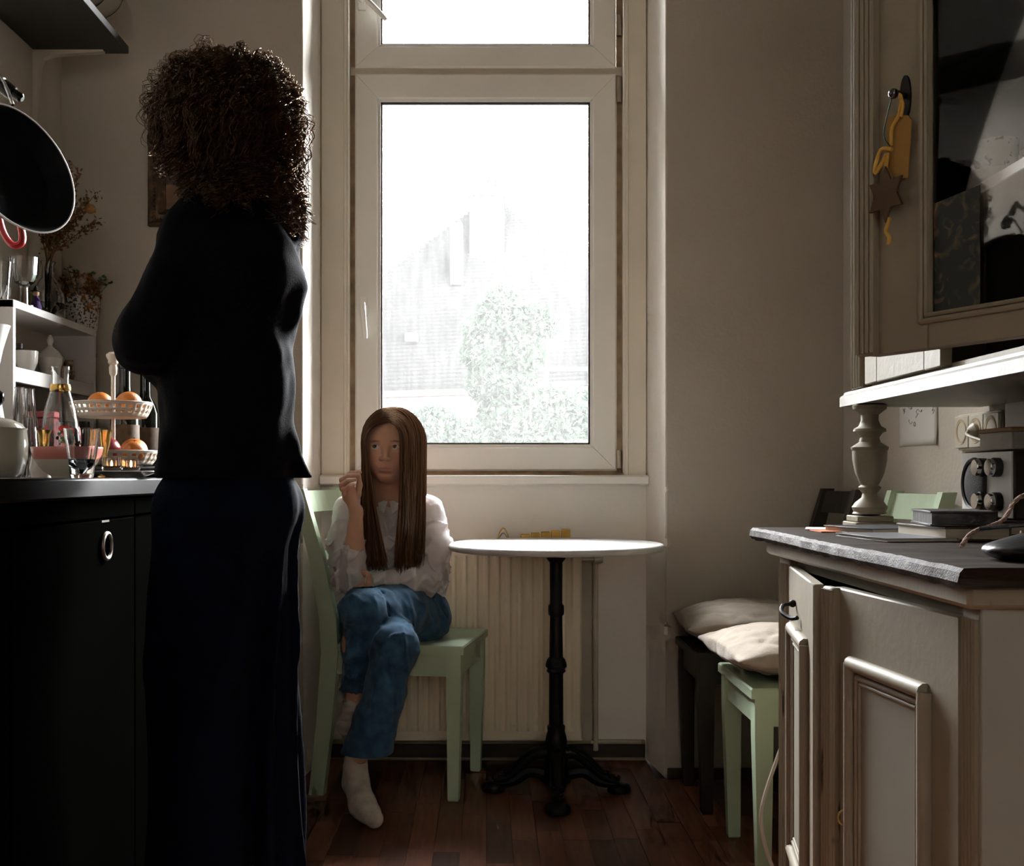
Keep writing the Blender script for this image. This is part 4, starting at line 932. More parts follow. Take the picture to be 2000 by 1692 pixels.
# lidded pot at the frame edge
c = at(-14, 1.95); pt_ = thing('lidded_pot', c, 'glossy grey lidded pot with a black knob at the worktop edge', 'pot')
pgm = mat('glossy grey glaze', (.36,.33,.27), .12, var=.08, vs=10, spec=.7)
part('body', MB().lathe([(1e-4,0),(.042,0),(.05,.008),(.0565,.035),(.0575,.06),(.055,.082),(.057,.086),(.053,.086),(1e-4,.08)], 44, c), pgm, pt_)
ld = part('lid', MB().lathe([(.053,.086),(.048,.094),(.03,.102),(.008,.106),(.006,.108),(.006,.125),(1e-4,.126)], 40, c), pgm, pt_)
part('knob', MB().lathe([(.006,.122),(.013,.126),(.0185,.134),(.0185,.146),(.012,.152),(1e-4,.153)], 24, c), mat('glossy black knob', (.01,.01,.01), .08), ld)
# white porcelain filter jug behind it
c = at(-22, 2.55); jg = thing('porcelain_jug', c, 'tall white porcelain jug with a flared lip at the picture edge', 'jug')
part('body', MB().lathe([(1e-4,0),(.05,0),(.052,.02),(.036,.12),(.022,.20),(.020,.24),(.030,.29),(.040,.326),(.046,.345),(.0435,.345),(.034,.32),(.016,.25),(1e-4,.24)], 40, c), mat('bright porcelain', (.72,.71,.70), .12, var=.02), jg)
# ribbed decanter, creamer
for px_, Y_, lab in ((38,2.62,'tall ribbed glass bottle closest to the grey rack side'),(58,2.66,'tall ribbed glass bottle between the rack and the flowered carafe')):
    c = at(px_, Y_)
    glassware('ribbed_bottle', lab, c, [(.021,0),(.023,.004),(.0225,.06),(.018,.12),(.0125,.17),(.0095,.205),(.011,.21)], crystal, 36, .002, .006, lambda A: 1+.045*np.cos(A*12), 'bottle', 'ribbed glass bottles')
c = at(80, 2.42); cm = thing('cream_jug', c, 'small white cream jug behind the pink banded bowl', 'jug')
part('body', MB().lathe([(1e-4,0),(.02,0),(.024,.02),(.019,.05),(.022,.066),(.0195,.066),(1e-4,.02)], 28, c), por, cm)
# flowered carafe
c = at(118, 2.52); cf = thing('flowered_carafe', c, 'glass carafe painted with red flowers and a gold neck band', 'carafe')
outer = [(.030,0),(.034,.004),(.036,.03),(.040,.075),(.0385,.12),(.033,.155),(.023,.19),(.0195,.198),(.0185,.205),(.0185,.236),(.0205,.24),(.0205,.248)]
part('vessel', MB().lathe(hollow(outer,.002,.006), 44, c), glass, cf)
part('gold_band', MB().lathe([(.0215,.192),(.0235,.197),(.0215,.208),(.0195,.208),(.0195,.192)], 32, c), brass, cf)
rdp, pkp, grp = mat('red enamel', (.50,.03,.03), .4), mat('pink enamel', (.60,.22,.25), .4), mat('green enamel', (.07,.14,.03), .4)
def orad(z): return float(np.interp(z, [q[1] for q in outer], [q[0] for q in outer]))
r2 = random.Random(5)
for a0 in (-2.25,-1.0,.4,1.8,3.1):
    for k, (m_, n_, s_) in enumerate(((rdp,5,.0062),(pkp,4,.005),(grp,6,.004))):
        mb = MB()
        for i in range(n_):
            a = a0+r2.uniform(-.28,.28); z_ = .085+r2.uniform(-.02,.026); rr_ = orad(z_)+.0004; d = np.array((math.cos(a),math.sin(a),0.))
            mb.sphere(c+d*rr_+np.array((0,0,z_)), (s_,s_,.0008), 9, 6, basis(d, (0,0,1)))
        part('painted_flower', mb, m_, cf)
# brass egg cups
for px_, lab in ((86,'small brass goblet between the pot and the flowered carafe'),(205,'small brass goblet behind the water tumbler')):
    c = at(px_, 2.47); bc = thing('brass_goblet', c, lab, 'goblet', 'small brass goblets')
    part('goblet_body', MB().lathe([(1e-4,0),(.017,0),(.016,.003),(.006,.008),(.0045,.03),(.0055,.055),(.009,.066),(.0115,.08),(.0125,.094),(.0165,.104),(.0150,.104),(.011,.094),(1e-4,.07)], 24, c), brass, bc)
# plate with tea lights
c = at(247, 2.33); pl_ = thing('side_plate', c, 'white side plate carrying the two tea light glasses', 'plate')
part('plate_body', MB().lathe([(1e-4,0),(.036,0),(.040,.003),(.060,.010),(.068,.0125),(.067,.014),(.058,.012),(.038,.006),(1e-4,.005)], 44, c), por, pl_)
for (px_, dy, rr_, h_, lab) in ((218,-.005,.019,.036,'cut glass tea light holder glowing beside the water tumbler'),(256,.01,.0185,.030,'round cut glass tea light holder next to the fruit basket')):
    q = at(px_, 2.33+dy, CT+.0068)
    tl = thing('tea_light_holder', q, lab, 'tea light', 'tea light holders')
    part('glass_cup', MB().lathe(hollow([(rr_*.9,0),(rr_,.003),(rr_,h_*.5),(rr_,h_)],.003,.006), 30, q, None, 0, lambda A: 1+.04*np.cos(A*10)), crystal, tl)
    part('candle', MB().lathe([(1e-4,.0065),(rr_*.72,.0065),(rr_*.72,.014),(1e-4,.0145)], 20, q), mat('candle wax', (.7,.55,.38), .5), tl)
    part('flame', MB().lathe([(1e-4,.015),(.0022,.0185),(.0024,.021),(.0012,.027),(1e-4,.030)], 10, q), mat('candle flame', (1,.5,.15), .5, emit=(1.,.36,.10), es=157.), tl)
# cutting board under the fruit stand
brd = part('serving_board', MB().box((onY(222,2.76)-.125,2.64,CT+.0006), (onY(222,2.76)+.14,2.90,CT+.026), .006), mat('black serving board', (.014,.012,.011), .5), label='black serving board under the tiered fruit stand', cat='board')
# tiered fruit stand
FZ = CT+.0266; FX, FY = onY(221,2.76), 2.76
fs = thing('fruit_stand', (FX,FY,FZ), 'cream two tier fruit stand with pierced baskets and a central post', 'fruit stand')
cr2 = mat('cream enamel', (.56,.50,.41), .3, var=.04)
def basket(z0, r0, r1, h):
    n_, rows = 60, [0,.12,.28,.40,.58,.80,.92,1.0]
    mb = MB()
    def fn(u, v):
        i = v*(len(rows)-1); t = rows[int(round(i))]; rr_ = r0+(r1-r0)*math.sin(t*1.45)/math.sin(1.45); a = u*2*math.pi; return np.array((FX+rr_*math.cos(a), FY+rr_*math.sin(a), z0+h*t))
    mb.grid(fn, n_, len(rows), True, lambda i, j: (j == 4 and i % 2 == 0) or (j == 2 and i % 2 == 0))
    b_ = part('basket', mb, cr2, fs, sol=.0018)
    part('basket_floor', MB().lathe([(1e-4,z0),(r0,z0),(r0,z0+.002),(1e-4,z0+.002)], 40, (FX,FY,0)), cr2, b_)
    part('basket_rim', MB().lathe([(r1+.002*math.cos(t), z0+h+.002*math.sin(t)) for t in np.linspace(0,6.283,7)], 60, (FX,FY,0)), cr2, b_)
basket(FZ+.004, .090, .108, .034); basket(1.083, .078, .0925, .036)
part('post', MB().tube([(FX,FY,FZ+.004),(FX,FY,1.205)], .0052, 12), cr2, fs)
part('finial', MB().lathe([(.0052,1.185),(.009,1.19),(.010,1.205),(.008,1.212),(.0125,1.217),(.0115,1.223),(.0165,1.232),(.0165,1.238),(.010,1.243),(1e-4,1.244)], 24, (FX,FY,0)), cr2, fs)
part('foot', MB().lathe([(1e-4,FZ),(.07,FZ),(.07,FZ+.004),(1e-4,FZ+.004)], 32, (FX,FY,0)), cr2, fs)
orm = mat('orange peel', (.50,.155,.02), .4, var=.1, vs=20, bump=.0008, bs=220); apm = mat('red apple skin', (.22,.025,.03), .3, var=.3, vs=14)
def fruit(name, lab, x, y, z0, r_, m, grp_=None):
    f_ = thing(name, (x,y,z0), lab, name, grp_)
    pr_ = [(max(1e-4, r_*math.sin(t)*(1.0)), r_-r_*(.93 if name == 'orange' else .9)*math.cos(t)+(-.06*r_ if t > 3.0 or t < .14 else 0)) for t in np.linspace(0,math.pi,15)]
    part('fruit_body', MB().lathe(pr_, 24, (x,y,z0)), m, f_, sharp=180)
    part('stem', MB().tube([(x,y,z0+r_*1.82),(x+.001,y,z0+r_*1.98+(.008 if name == 'apple' else 0))], .0016 if name == 'apple' else .003, 6), mat('stem brown', (.07,.05,.02), .8), f_)
zt = 1.0857
fruit('orange', 'orange in the upper basket at the rack side of the post', FX-.036, FY+.012, zt, .0315, orm, 'oranges in the fruit stand')
fruit('orange', 'orange in the upper basket at the woman side of the post', FX+.040, FY-.005, zt, .0315, orm, 'oranges in the fruit stand')
fruit('orange', 'orange lying at the back of the upper basket', FX+.0, FY+.050, zt, .026, orm, 'oranges in the fruit stand')
zb = FZ+.0065
fruit('apple', 'red apple in the lower fruit basket', FX+.0, FY-.052, zb, .0345, apm)
fruit('orange', 'orange behind the apple in the lower basket', FX+.045, FY+.02, zb, .033, orm, 'oranges in the fruit stand')
fruit('orange', 'orange at the woman side of the lower basket', FX+.066, FY-.045, zb, .0285, orm, 'oranges in the fruit stand')
# dark bottles, tins
for px_, Y_, lab in ((244,3.02,'dark wine bottle behind the fruit stand nearer the rack'),(284,3.20,'dark wine bottle behind the fruit stand nearer the woman')):
    c = at(px_, Y_); b_ = thing('wine_bottle', c, lab, 'bottle', 'dark wine bottles')
    part('bottle_body', MB().lathe([(1e-4,0),(.036,0),(.0375,.006),(.0375,.18),(.030,.205),(.016,.228),(.0145,.245),(.0145,.29),(.0165,.292),(.0165,.30),(1e-4,.30)], 30, c), mat('dark bottle glass', (.010,.012,.008), .08), b_)
    part('bottle_label', MB().lathe([(.0379,.05),(.0379,.14),(.0375,.14),(.0375,.05)], 30, c), mat('brown bottle label', (.08,.045,.02), .7, var=.5, vs=50), b_)
c = at(85, 2.95); tn = thing('tea_tin', c, 'red patterned tea tin standing under the grey rack', 'tin')
part('tin_body', MB().box(c+np.array((-.03,-.025,0)), c+np.array((.03,.025,.155)), .004), mat('red patterned tin', (.20,.02,.02), .4, col2=(.03,.02,.02), thr=(.5,.55), vs=60), tn)
part('lid', MB().box(c+np.array((-.031,-.026,.155)), c+np.array((.031,.026,.172)), .003), mat('red tin lid', (.30,.04,.045), .4), tn)
for px_, Y_, h_, lab in ((150,3.25,.16,'dark storage jar under the rack next to the window wall'),(118,3.1,.15,'dark storage jar under the middle of the rack')):
    c = at(px_, Y_); c[0] = min(c[0], -1.19) if px_ < 0 else c[0]
    j_ = thing('storage_jar', c, lab, 'jar', 'storage jars')
    part('jar_body', MB().lathe([(1e-4,0),(.04,0),(.042,.01),(.042,h_*.8),(.034,h_*.9),(1e-4,h_*.9)], 28, c), mat('dark glazed jar', (.03,.02,.015), .25, var=.3), j_); part('lid', MB().lathe([(1e-4,h_*.9),(.036,h_*.9),(.036,h_),(1e-4,h_)], 28, c), mat('dark glazed jar', (.03,.02,.015), .25), j_)
# middle board of the rack
def rackpt(px, x=-1.245, z=KM+.0005): Y = FPX*x/(px-CX); return np.array((x, Y, z))
cup('tea_cup', 'white tea cup at the near end of the rack shelf', rackpt(52), .030, .062, por, math.radians(100), group=None, flare=.6)
c = rackpt(98); sb = thing('sugar_bowl', c, 'white lidded sugar bowl in the middle of the rack shelf', 'sugar bowl')
part('bowl', MB().lathe([(1e-4,0),(.022,0),(.027,.012),(.033,.045),(.034,.06),(.032,.06),(1e-4,.03)], 30, c), por, sb)
part('lid', MB().lathe([(.036,.06),(.033,.066),(.024,.08),(.008,.092),(.006,.098),(.010,.108),(.009,.116),(.004,.126),(1e-4,.127)], 30, c), por, sb)
c = rackpt(133); ow = thing('owl_figurine', c, 'small brown bird figurine next to the sugar bowl', 'figurine')
ofm = mat('brown speckled figurine', (.12,.075,.035), .6, col2=(.30,.22,.12), thr=(.45,.6), vs=90)
of = Field(axis(-.035,.035,.0025), axis(-.035,.035,.0025), axis(-.01,.075,.0025)); of.ell((0,0,.026),(.019,.017,.027),.01); of.ell((0,-.002,.055),(.015,.014,.013),.008); of.cone((.012,-.004,.062),(.013,-.005,.070),.004,.001,.004); of.cone((-.012,-.004,.062),(-.013,-.005,.070),.004,.001,.004); of.cone((0,-.015,.053),(0,-.020,.050),.003,.001,.002); of.half((0,0,0),(0,0,-1))
V, F = of.mesh(); make('figurine_body', V@rotz(.9).T+c, F, ofm, ow, sharp=180)
c = rackpt(163,-1.235); wbx = thing('wooden_canister', c, 'dark brown wooden canister at the window end of the rack shelf', 'canister')
part('canister_body', MB().lathe([(1e-4,0),(.036,0),(.038,.004),(.038,.085),(.034,.09),(1e-4,.09)], 28, c), mat('dark brown wood', (.06,.035,.02), .6, var=.3), wbx); part('lid', MB().lathe([(.039,.09),(.039,.1),(.01,.108),(.008,.12),(1e-4,.122)], 28, c), mat('dark brown wood', (.06,.035,.02), .6), wbx)
for k, (px_, lab) in enumerate(((34,'brown spice jar at the near end of the rack shelf'),)):
    c = rackpt(px_,-1.275); sj = thing('spice_jar', c, lab, 'jar'); part('jar_body', MB().lathe([(1e-4,0),(.02,0),(.02,.06),(.014,.07),(1e-4,.07)], 20, c), mat('brown spice glass', (.09,.045,.015), .2), sj); part('lid', MB().lathe([(.016,.07),(.016,.084),(1e-4,.085)], 20, c), mat('black lid', (.015,.013,.012), .4), sj)
# top of the rack
def top(px, x=-1.245): return rackpt(px, x, KZ+.0005)
c = top(94,-1.255); vz = glassware('glass_vase', 'clear shouldered glass vase with dried flowers on the rack', c, [(.042,0),(.046,.004),(.047,.05),(.045,.075),(.028,.11),(.018,.125),(.016,.155),(.021,.17)], glass, 32, .0025, .006, None, 'vase')
vtop = c+np.array((0,0,.165))
drm = mat('dried brown stems', (.15,.085,.03), .8, var=.3); dfm = cloth_mat('dried brown petals', (.14,.07,.022), tl=.3, bump=0, var=.35)
bq = thing('dried_flowers', c+np.array((0,0,.02)), 'bunch of dried brown flowers standing in the glass vase', 'dried flowers')
Yv = c[1]
ends = [(136,318),(118,352),(152,335),(184,382),(162,400),(190,434),(140,420),(96,330),(60,360),(110,400),(30,400)]
r2 = np.random.default_rng(21)
for i, (a, b) in enumerate(ends):
    e = Q(a, b, Yv+r2.uniform(-.08,.02)); e[0] = max(e[0], XL+.03); st0 = c+np.array((r2.uniform(-.01,.01),r2.uniform(-.01,.01),.02)); m1 = vtop+np.array((r2.uniform(-.008,.008),r2.uniform(-.008,.008),.0))
    P = spline([st0, m1, (m1*.5+e*.5)+np.array((r2.uniform(-.01,.01),0,.02)), e], 24); s_ = part('stem', MB().tube(P, np.linspace(.0022,.0009,24), 5), drm, bq)
    Vs, Fs = [], []; k_ = 0
    for t in range(120):
        j = r2.integers(11, 24); p0 = P[j]+r2.normal(0,.007,3); d = U(r2.normal(size=3)+np.array((.3,0,.6))); w = U(np.cross(d, r2.normal(size=3))); L_ = r2.uniform(.007,.017)
        Vs += [p0, p0+d*L_*.5+w*L_*.3, p0+d*L_, p0+d*L_*.5-w*L_*.3]; Fs.append((k_,k_+1,k_+2,k_+3)); k_ += 4
    make('seed_heads', np.maximum(np.array(Vs), [XL+.004,-9,-9]), Fs, dfm, s_, smooth=False, recalc=False, kind='stuff')
q = Q(176,408,Yv-.02); part('round_flower', MB().sphere(q, (.016,.016,.014), 14, 10), mat('ochre flower', (.24,.12,.03), .8, var=.3, vs=90, bump=.003, bs=150), bq)
c = top(47,-1.215); glassware('crystal_goblet', 'cut crystal goblet on a thick stem on the rack top', c, [(.024,0),(.024,.004),(.011,.008),(.0095,.05),(.012,.056),(.026,.066),(.034,.085),(.036,.115),(.037,.13)], crystal, 36, .003, .064, lambda A: 1+.03*np.cos(A*14), 'goblet')
c = top(4,-1.21) if False else np.array((-1.235,2.865,KZ+.0005)); glassware('crystal_tumbler', 'tall cut crystal glass at the near corner of the rack top', c, [(.02,0),(.021,.004),(.024,.04),(.028,.08),(.030,.10)], crystal, 36, .003, .008, lambda A: 1+.05*np.cos(A*12), 'glass')
c = top(70,-1.20); fg = thing('gnome_figurine', c, 'tiny doll figurine in a purple dress with green hair on the rack', 'figurine')
ff = Field(axis(-.03,.03,.002), axis(-.03,.03,.002), axis(-.004,.075,.002)); ff.cone((0,0,.006),(0,0,.034),.015,.006,.004); ff.cone((.004,-.006,.03),(.014,-.012,.022),.004,.003,.003); ff.half((0,0,0),(0,0,-1)); V, F = ff.mesh(); make('dress', V+c, F, mat('purple felt', (.06,.025,.12), .9), fg, sharp=180)
part('head', MB().sphere(c+np.array((.001,-.002,.042)), .008, 14, 10), mat('doll skin', (.42,.24,.14), .7), fg)
part('hair', MB().sphere(c+np.array((-.002,.003,.044)), (.010,.0095,.010), 14, 10).tube([c+np.array((-.006,.005,.044)), c+np.array((-.010,.004,.03)), c+np.array((-.012,.002,.012))], [.007,.007,.003], 8), mat('green wool hair', (.10,.12,.02), .9), fg)
part('hat', MB().lathe([(1e-4,.048),(.013,.048),(.013,.050),(.007,.051),(.003,.062),(1e-4,.066)], 18, c), mat('black felt', (.012,.012,.012), .9), fg)
c = top(157,-1.25); pp2 = thing('potted_plant', c, 'dried orange plant with a few green leaves in a dotted white pot', 'potted plant')
part('pot', MB().lathe([(1e-4,0),(.045,0),(.050,.01),(.056,.08),(.057,.108),(.053,.108),(.050,.09),(1e-4,.085)], 36, c), mat('white pot with black flowers', (.50,.47,.43), .4, col2=(.02,.02,.025), thr=(.53,.57), vs=150), pp2)
V, F = leaves([(c+np.array((0,0,.135)), (.068,.085,.05)), (c+np.array((.045,-.03,.10)), (.028,.05,.055)), (c+np.array((.03,.05,.09)), (.03,.04,.06))], 116, .0065, 31); V[:,0] = np.maximum(V[:,0], XL+.004)
make('dried_blossom', V, F, cloth_mat('dried orange blossom', (.28,.115,.025), tl=.3, bump=0, var=.5), pp2, smooth=False, kind='stuff')
gl_ = mat('green sprig leaf', (.03,.09,.02), .5)
for (a, b) in ((132,522),(146,530),(180,536),(198,545),(214,552),(120,545)):
    e = Q(a, b, c[1]); e[0] = max(e[0], XL+.02); s_ = part('sprig', MB().tube(spline([c+np.array((0,0,.09)), c*.5+e*.5+np.array((0,0,.03)), e], 10), .0011, 5), gl_, pp2); mb = MB()
    for i in range(4): mb.sphere(e+r2.normal(0,.006,3), (.0065,.004,.0012), 8, 6, basis(U(r2.normal(size=3))))
    part('leaf', mb, gl_, s_)

# ------------------------------------------------------------------ black wall shelf with bracket
SZ0 = 2.180
part('wall_shelf', MB().box((XL+.001,.6,SZ0), (-1.05,3.307,SZ0+.022), .001), mat('black brown shelf', (.020,.018,.015), .5, var=.2, vs=5, stretch=(8,1,1)), label='long black shelf board high on the wall', cat='shelf')
bk = thing('shelf_bracket', (XL+.01,3.27,SZ0-.2), 'pale metal bracket under the black wall shelf', 'bracket')
bm_ = mat('pale bracket metal', (.45,.40,.32), .5, var=.05)
part('bracket_arm', MB().prism([(XL+.001,SZ0-.0005),(XL+.205,SZ0-.0005),(XL+.205,SZ0-.006),(XL+.06,SZ0-.016),(XL+.03,SZ0-.026),(XL+.022,SZ0-.05),(XL+.010,SZ0-.16),(XL+.006,SZ0-.20),(XL+.001,SZ0-.20)], .022, None, (0,3.272,0)), bm_, bk, sharp=15)
part('screw', MB().lathe([(1e-4,.002),(.004,.0015),(.005,0)], 10, (XL+.001,3.283,SZ0-.225), basis((1,0,0),(0,1,0))), mat('dark screw', (.05,.04,.03), .5, metal=.7), bk)
zsh = SZ0+.0225
rdw = mat('red plastic', (.55,.025,.03), .35, var=.1)
rw = thing('red_whisk', (-1.08,2.9,zsh), 'red coiled kitchen utensil lying on the wall shelf edge', 'utensil')
part('coil', MB().tube([(-1.078+.016*math.cos(t), 2.78+.0085*t, zsh+.018+.016*math.sin(t)) for t in np.linspace(0,25,150)], .0045, 6), rdw, rw)
part('core', MB().tube([(-1.078,2.77,zsh+.018),(-1.078,3.0,zsh+.018)], .006, 8), rdw, rw)
tgl = thin_glass('bowl glass')
for i, (y_, r_, lab) in enumerate(((3.17,.095,'large glass bowl standing on edge on the wall shelf'),(3.10,.075,'small glass bowl standing on edge on the wall shelf'))):
    cc = np.array((-1.12,y_,zsh+r_+.0)); bwl = thing('glass_bowl', (cc[0],y_,zsh), lab, 'glass bowl', 'glass bowls on the wall shelf')
    part('bowl_shell', MB().lathe([(1e-4,0),(r_*.45,.004),(r_*.8,.03),(r_,.055),(r_*.985,.056),(r_*.78,.034),(r_*.43,.008),(1e-4,.004)], 44, cc, basis((.35,-1,.0), (0,0,1))), glass, bwl)

# ------------------------------------------------------------------ rail with pan and red strainer
rl_m = mat('black rail', (.012,.012,.013), .25, metal=.3); steel = mat('polished steel', (.62,.62,.64), .15, metal=1.)
ry = 2.03
rl = thing('hanging_rail', Q(-60,110,ry), 'black utensil rail with a steel collar on the wall side', 'rail')
d0, d1 = Q(-90,98,ry), Q(44,194,ry); dd = U(d1-d0)
part('rail_tube', MB().tube([d0, d1-dd*.004, d1], [.0085,.0085,.005], 14), rl_m, rl)
cl = Q(14,174,ry); part('collar', MB().tube([cl-dd*.014, cl-dd*.010, cl+dd*.010, cl+dd*.014], [.011,.0135,.0135,.011], 18), rl_m, rl); part('collar_ring', MB().tube([cl-dd*.017, cl-dd*.014], .0142, 18), steel, rl)
sup = Q(-85,100,ry); part('wall_arm', MB().tube([sup, np.array((XL+.001, sup[1], sup[2]))], .007, 10), rl_m, rl)
pn = U(np.array((.859,-.44,.261))); pc_ = Q(39,328.5,2.0); Rp = basis(pn, (0,0,1)); pr_ = .121
pan_ = thing('frying_pan', pc_-np.array((0,0,.12)), 'black frying pan with a white rim hanging from the rail', 'pan')
part('pan_body', MB().lathe([(1e-4,-.036),(.085,-.036),(.095,-.033),(pr_-.001,-.002),(pr_-.003,.0),(pr_-.006,-.002),(.090,-.031),(.082,-.033),(1e-4,-.033)], 64, pc_, Rp), mat('black nonstick', (.004,.0045,.007), .5, var=.2, spec=.15), pan_)
part('rim', MB().lathe([(pr_-.0015+.0017*math.cos(t), .0+.0017*math.sin(t)) for t in np.linspace(0,6.283,9)], 80, pc_, Rp), mat('white enamel rim', (.8,.8,.8), .25), pan_)
updir = U(np.array((0,0,1.))-pn*pn[2]); side = np.cross(pn, updir); hd = U(updir*.95+side*.32)
hb0 = pc_+hd*(pr_-.003)-pn*.008; hk = Q(2,176,2.03)
part('pan_handle', MB().tube(spline([hb0, hb0+hd*.03+pn*.004, hb0+hd*.13+pn*.01, hb0+hd*.17+pn*.008], 14), np.linspace(.008,.011,14), 10, flat=.6), mat('black handle', (.012,.012,.012), .4), pan_)
part('hook', MB().tube(spline([Q(-4,156,2.03)+np.array((0,0,.012)), Q(8,162,2.01), Q(20,190,1.99), Q(25,205,1.985)], 12), .003, 8), steel, pan_)
rs = thing('red_strainer', Q(15,480,2.12), 'glossy red plastic utensil loop hanging below the pan', 'utensil')
lp = [Q(-30,330,2.14), Q(-8,400,2.13), Q(6,452,2.12), Q(24,478,2.12), Q(40,476,2.12), Q(44,462,2.12), Q(38,436,2.125), Q(22,408,2.135), Q(-10,340,2.14)]
part('loop_handle', MB().tube(spline(lp, 48), .0062, 10, flat=1.5), mat('red plastic', (.55,.025,.03), .35, var=.1), rs)
# ------------------------------------------------------------------ framed picture on the window wall
fx0, fz0 = onY(290,3.485), EYE-(442-CY)*3.485/FPX; fx1, fz1 = fx0+.30, EYE-(212-CY)*3.485/FPX
fr = thing('framed_picture', ((fx0+fx1)/2,3.48,fz0), 'small painting in an ornate dark carved frame behind the woman', 'picture')
fm = mat('dark gilded carving', (.055,.03,.014), .4, col2=(.16,.085,.03), thr=(.5,.7), vs=45, bump=.003, bs=110)
fwid = .052; o_ = [(fx0,fz0),(fx1,fz0),(fx1,fz1),(fx0,fz1)]
for k in range(4):
    a, b = np.array(o_[k]), np.array(o_[(k+1)%4]); u = U(b-a); nn_ = np.array((-u[1],u[0])); L_ = np.linalg.norm(b-a); mb = MB(); V = []
    sec = [(0,3.499),(0,3.478),(.008,3.472),(.02,3.478),(.034,3.474),(.042,3.480),(fwid,3.486),(fwid,3.499)]
    for e in (0,1):
        for q, y_ in sec: p_ = (a+u*q if e == 0 else b-u*q)+nn_*q; V.append((p_[0], y_, p_[1]))
    n_ = len(sec); mb.add(V, [(j,j+1,n_+j+1,n_+j) for j in range(n_-1)]+[tuple(range(n_)),tuple(range(n_,2*n_))]); rl_ = part('frame_rail', mb, fm, fr, sharp=20)
    mb = MB(); cnt = int(L_/.011)
    for i in range(2, cnt-2): p_ = a+u*(i+.5)*L_/cnt+nn_*.020; mb.sphere((p_[0],3.478,p_[1]), (.0042,.004,.0042), 8, 5)
    part('carved_beads', mb, fm, rl_)
cvz = (fz0+fwid, fz1-fwid); hgt = cvz[1]-cvz[0]
for i, (t0, t1, m_) in enumerate(((0,.30,mat('painted brown ground', (.15,.07,.03), .5, var=.4, vs=30)),(.30,.52,mat('painted dark water', (.045,.035,.035), .5, var=.3, vs=30)),(.52,.60,mat('painted grey band', (.10,.09,.085), .5, var=.3, vs=40)),(.60,.74,mat('painted dark shore', (.04,.03,.028), .5, var=.3, vs=30)),(.74,1.0,mat('painted pale sky', (.34,.32,.29), .5, var=.15, vs=12)))):
    part('painting', MB().box((fx0+fwid,3.490,cvz[0]+hgt*t0), (fx1-fwid,3.496,cvz[0]+hgt*t1)), m_, fr)
# ------------------------------------------------------------------ people
skin = mat('warm skin', (.50,.285,.19), .5, var=.06, vs=30, bump=.0003, bs=300, spec=.35, sub=.12)
def lip_skin(name, col):
    m = mat(name, col, .5, var=.06, vs=30, bump=.0002, bs=300, spec=.35, sub=.12); nt = m.node_tree; N = nt.nodes; L = nt.links; b = N['Principled BSDF']
    src = b.inputs['Base Color'].links[0].from_socket
    cur = src
    for an, c in (('lip',(.42,.17,.13,1)),('brow',(.10,.05,.03,1)),('blush',(.52,.22,.15,1))):
        at_ = N.new('ShaderNodeAttribute'); at_.attribute_name = an; mx = N.new('ShaderNodeMix'); mx.data_type = 'RGBA'; mx.inputs['B'].default_value = c
        L.new(at_.outputs['Fac'], mx.inputs['Factor']); L.new(cur, mx.inputs['A']); cur = mx.outputs['Result']
    L.new(cur, b.inputs['Base Color']); return m
def head_sdf(f, C, Rh, S=1., k=1.):
    """Rh columns: her own left as seen on the picture's right (x), forward (y), up (z); eyes at C"""
    P = lambda x, y, z: C+Rh@(np.array((x,y,z))*S)
    def E(c, r, kk, sub=False, R=None): f.ell(P(*c), np.array(r)*S, kk*S, Rh if R is None else Rh@R, sub)
    E((0,-.018,.028), (.071,.088,.078), .03)
    E((0,.018,-.024), (.058,.064,.078), .035)
    E((0,.030,.036), (.054,.045,.042), .035)
    E((0,.052,-.078), (.028,.027,.024), .03)
    for s in (-1,1): E((s*.030,.051,-.033), (.027,.028,.031), .025)
    f.cone(P(-.028,.062,.016), P(.028,.062,.016), .012*S, .012*S, .03*S)
    for s in (-1,1): E((s*.029,.096,-.001), (.0165,.0165,.0115), .014, True)
    f.cone(P(0,.083,.006), P(0,.101,-.030), .0062*S, .0085*S, .013*S)
    for s in (-1,1): E((s*.0105,.091,-.0335), (.0065,.0085,.0058), .006)
    for s in (-1,1): E((s*.006,.099,-.0405), (.003,.004,.002), .002, True)
    E((0,.0805,-.0580), (.020,.0105,.0052), .009); E((0,.0795,-.0670), (.0165,.0108,.0056), .008)
    f.cone(P(-.017,.0925,-.0628), P(.017,.0925,-.0628), .0013*S, .0013*S, .003*S, True)
    E((0,.082,-.077), (.018,.006,.004), .006, True)
    for s in (-1,1):                                   # eyelids: a shell round the eyeball with an almond opening
        E((s*.029,.0705,0), (.0142,.0142,.0132), .004)
        E((s*.029,.086,-.0005), (.0132,.014,.0068), .0025, True)
        E((s*.072,-.005,-.012), (.008,.018,.028), .008)
    f.cone(P(0,-.022,-.05), P(0,-.035,-.16), .046*S, .044*S, .03*S)
    return P
def paint(o, C, Rh, S):
    me = o.data; n = len(me.vertices); v = np.empty(3*n, np.float32); me.vertices.foreach_get('co', v); q = (v.reshape(-1,3)+ORG[o.parent.name]-C)@Rh/S
    x, y, z = q.T; fr = y > .05
    lip = np.clip(1.6-np.sqrt((x/.0205)**2+((z+.0628)/.0072)**2)*1.45, 0, 1)*fr
    brow = sum(np.clip(1.4-np.sqrt(((x-s*.030)/.0165)**2+((z-.0175+.10*np.abs(np.abs(x)-.026))/.0030)**2)*1.1, 0, 1) for s in (-1,1))*fr*.8
    bl = sum(np.clip(1-np.sqrt(((x-s*.034)/.022)**2+((z+.03)/.02)**2), 0, 1) for s in (-1,1))*fr*.5
    for nm, a in (('lip',lip),('brow',np.clip(brow,0,1)),('blush',bl)):
        t = me.attributes.new(nm, 'FLOAT', 'POINT'); t.data.foreach_set('value', a.astype(np.float32))
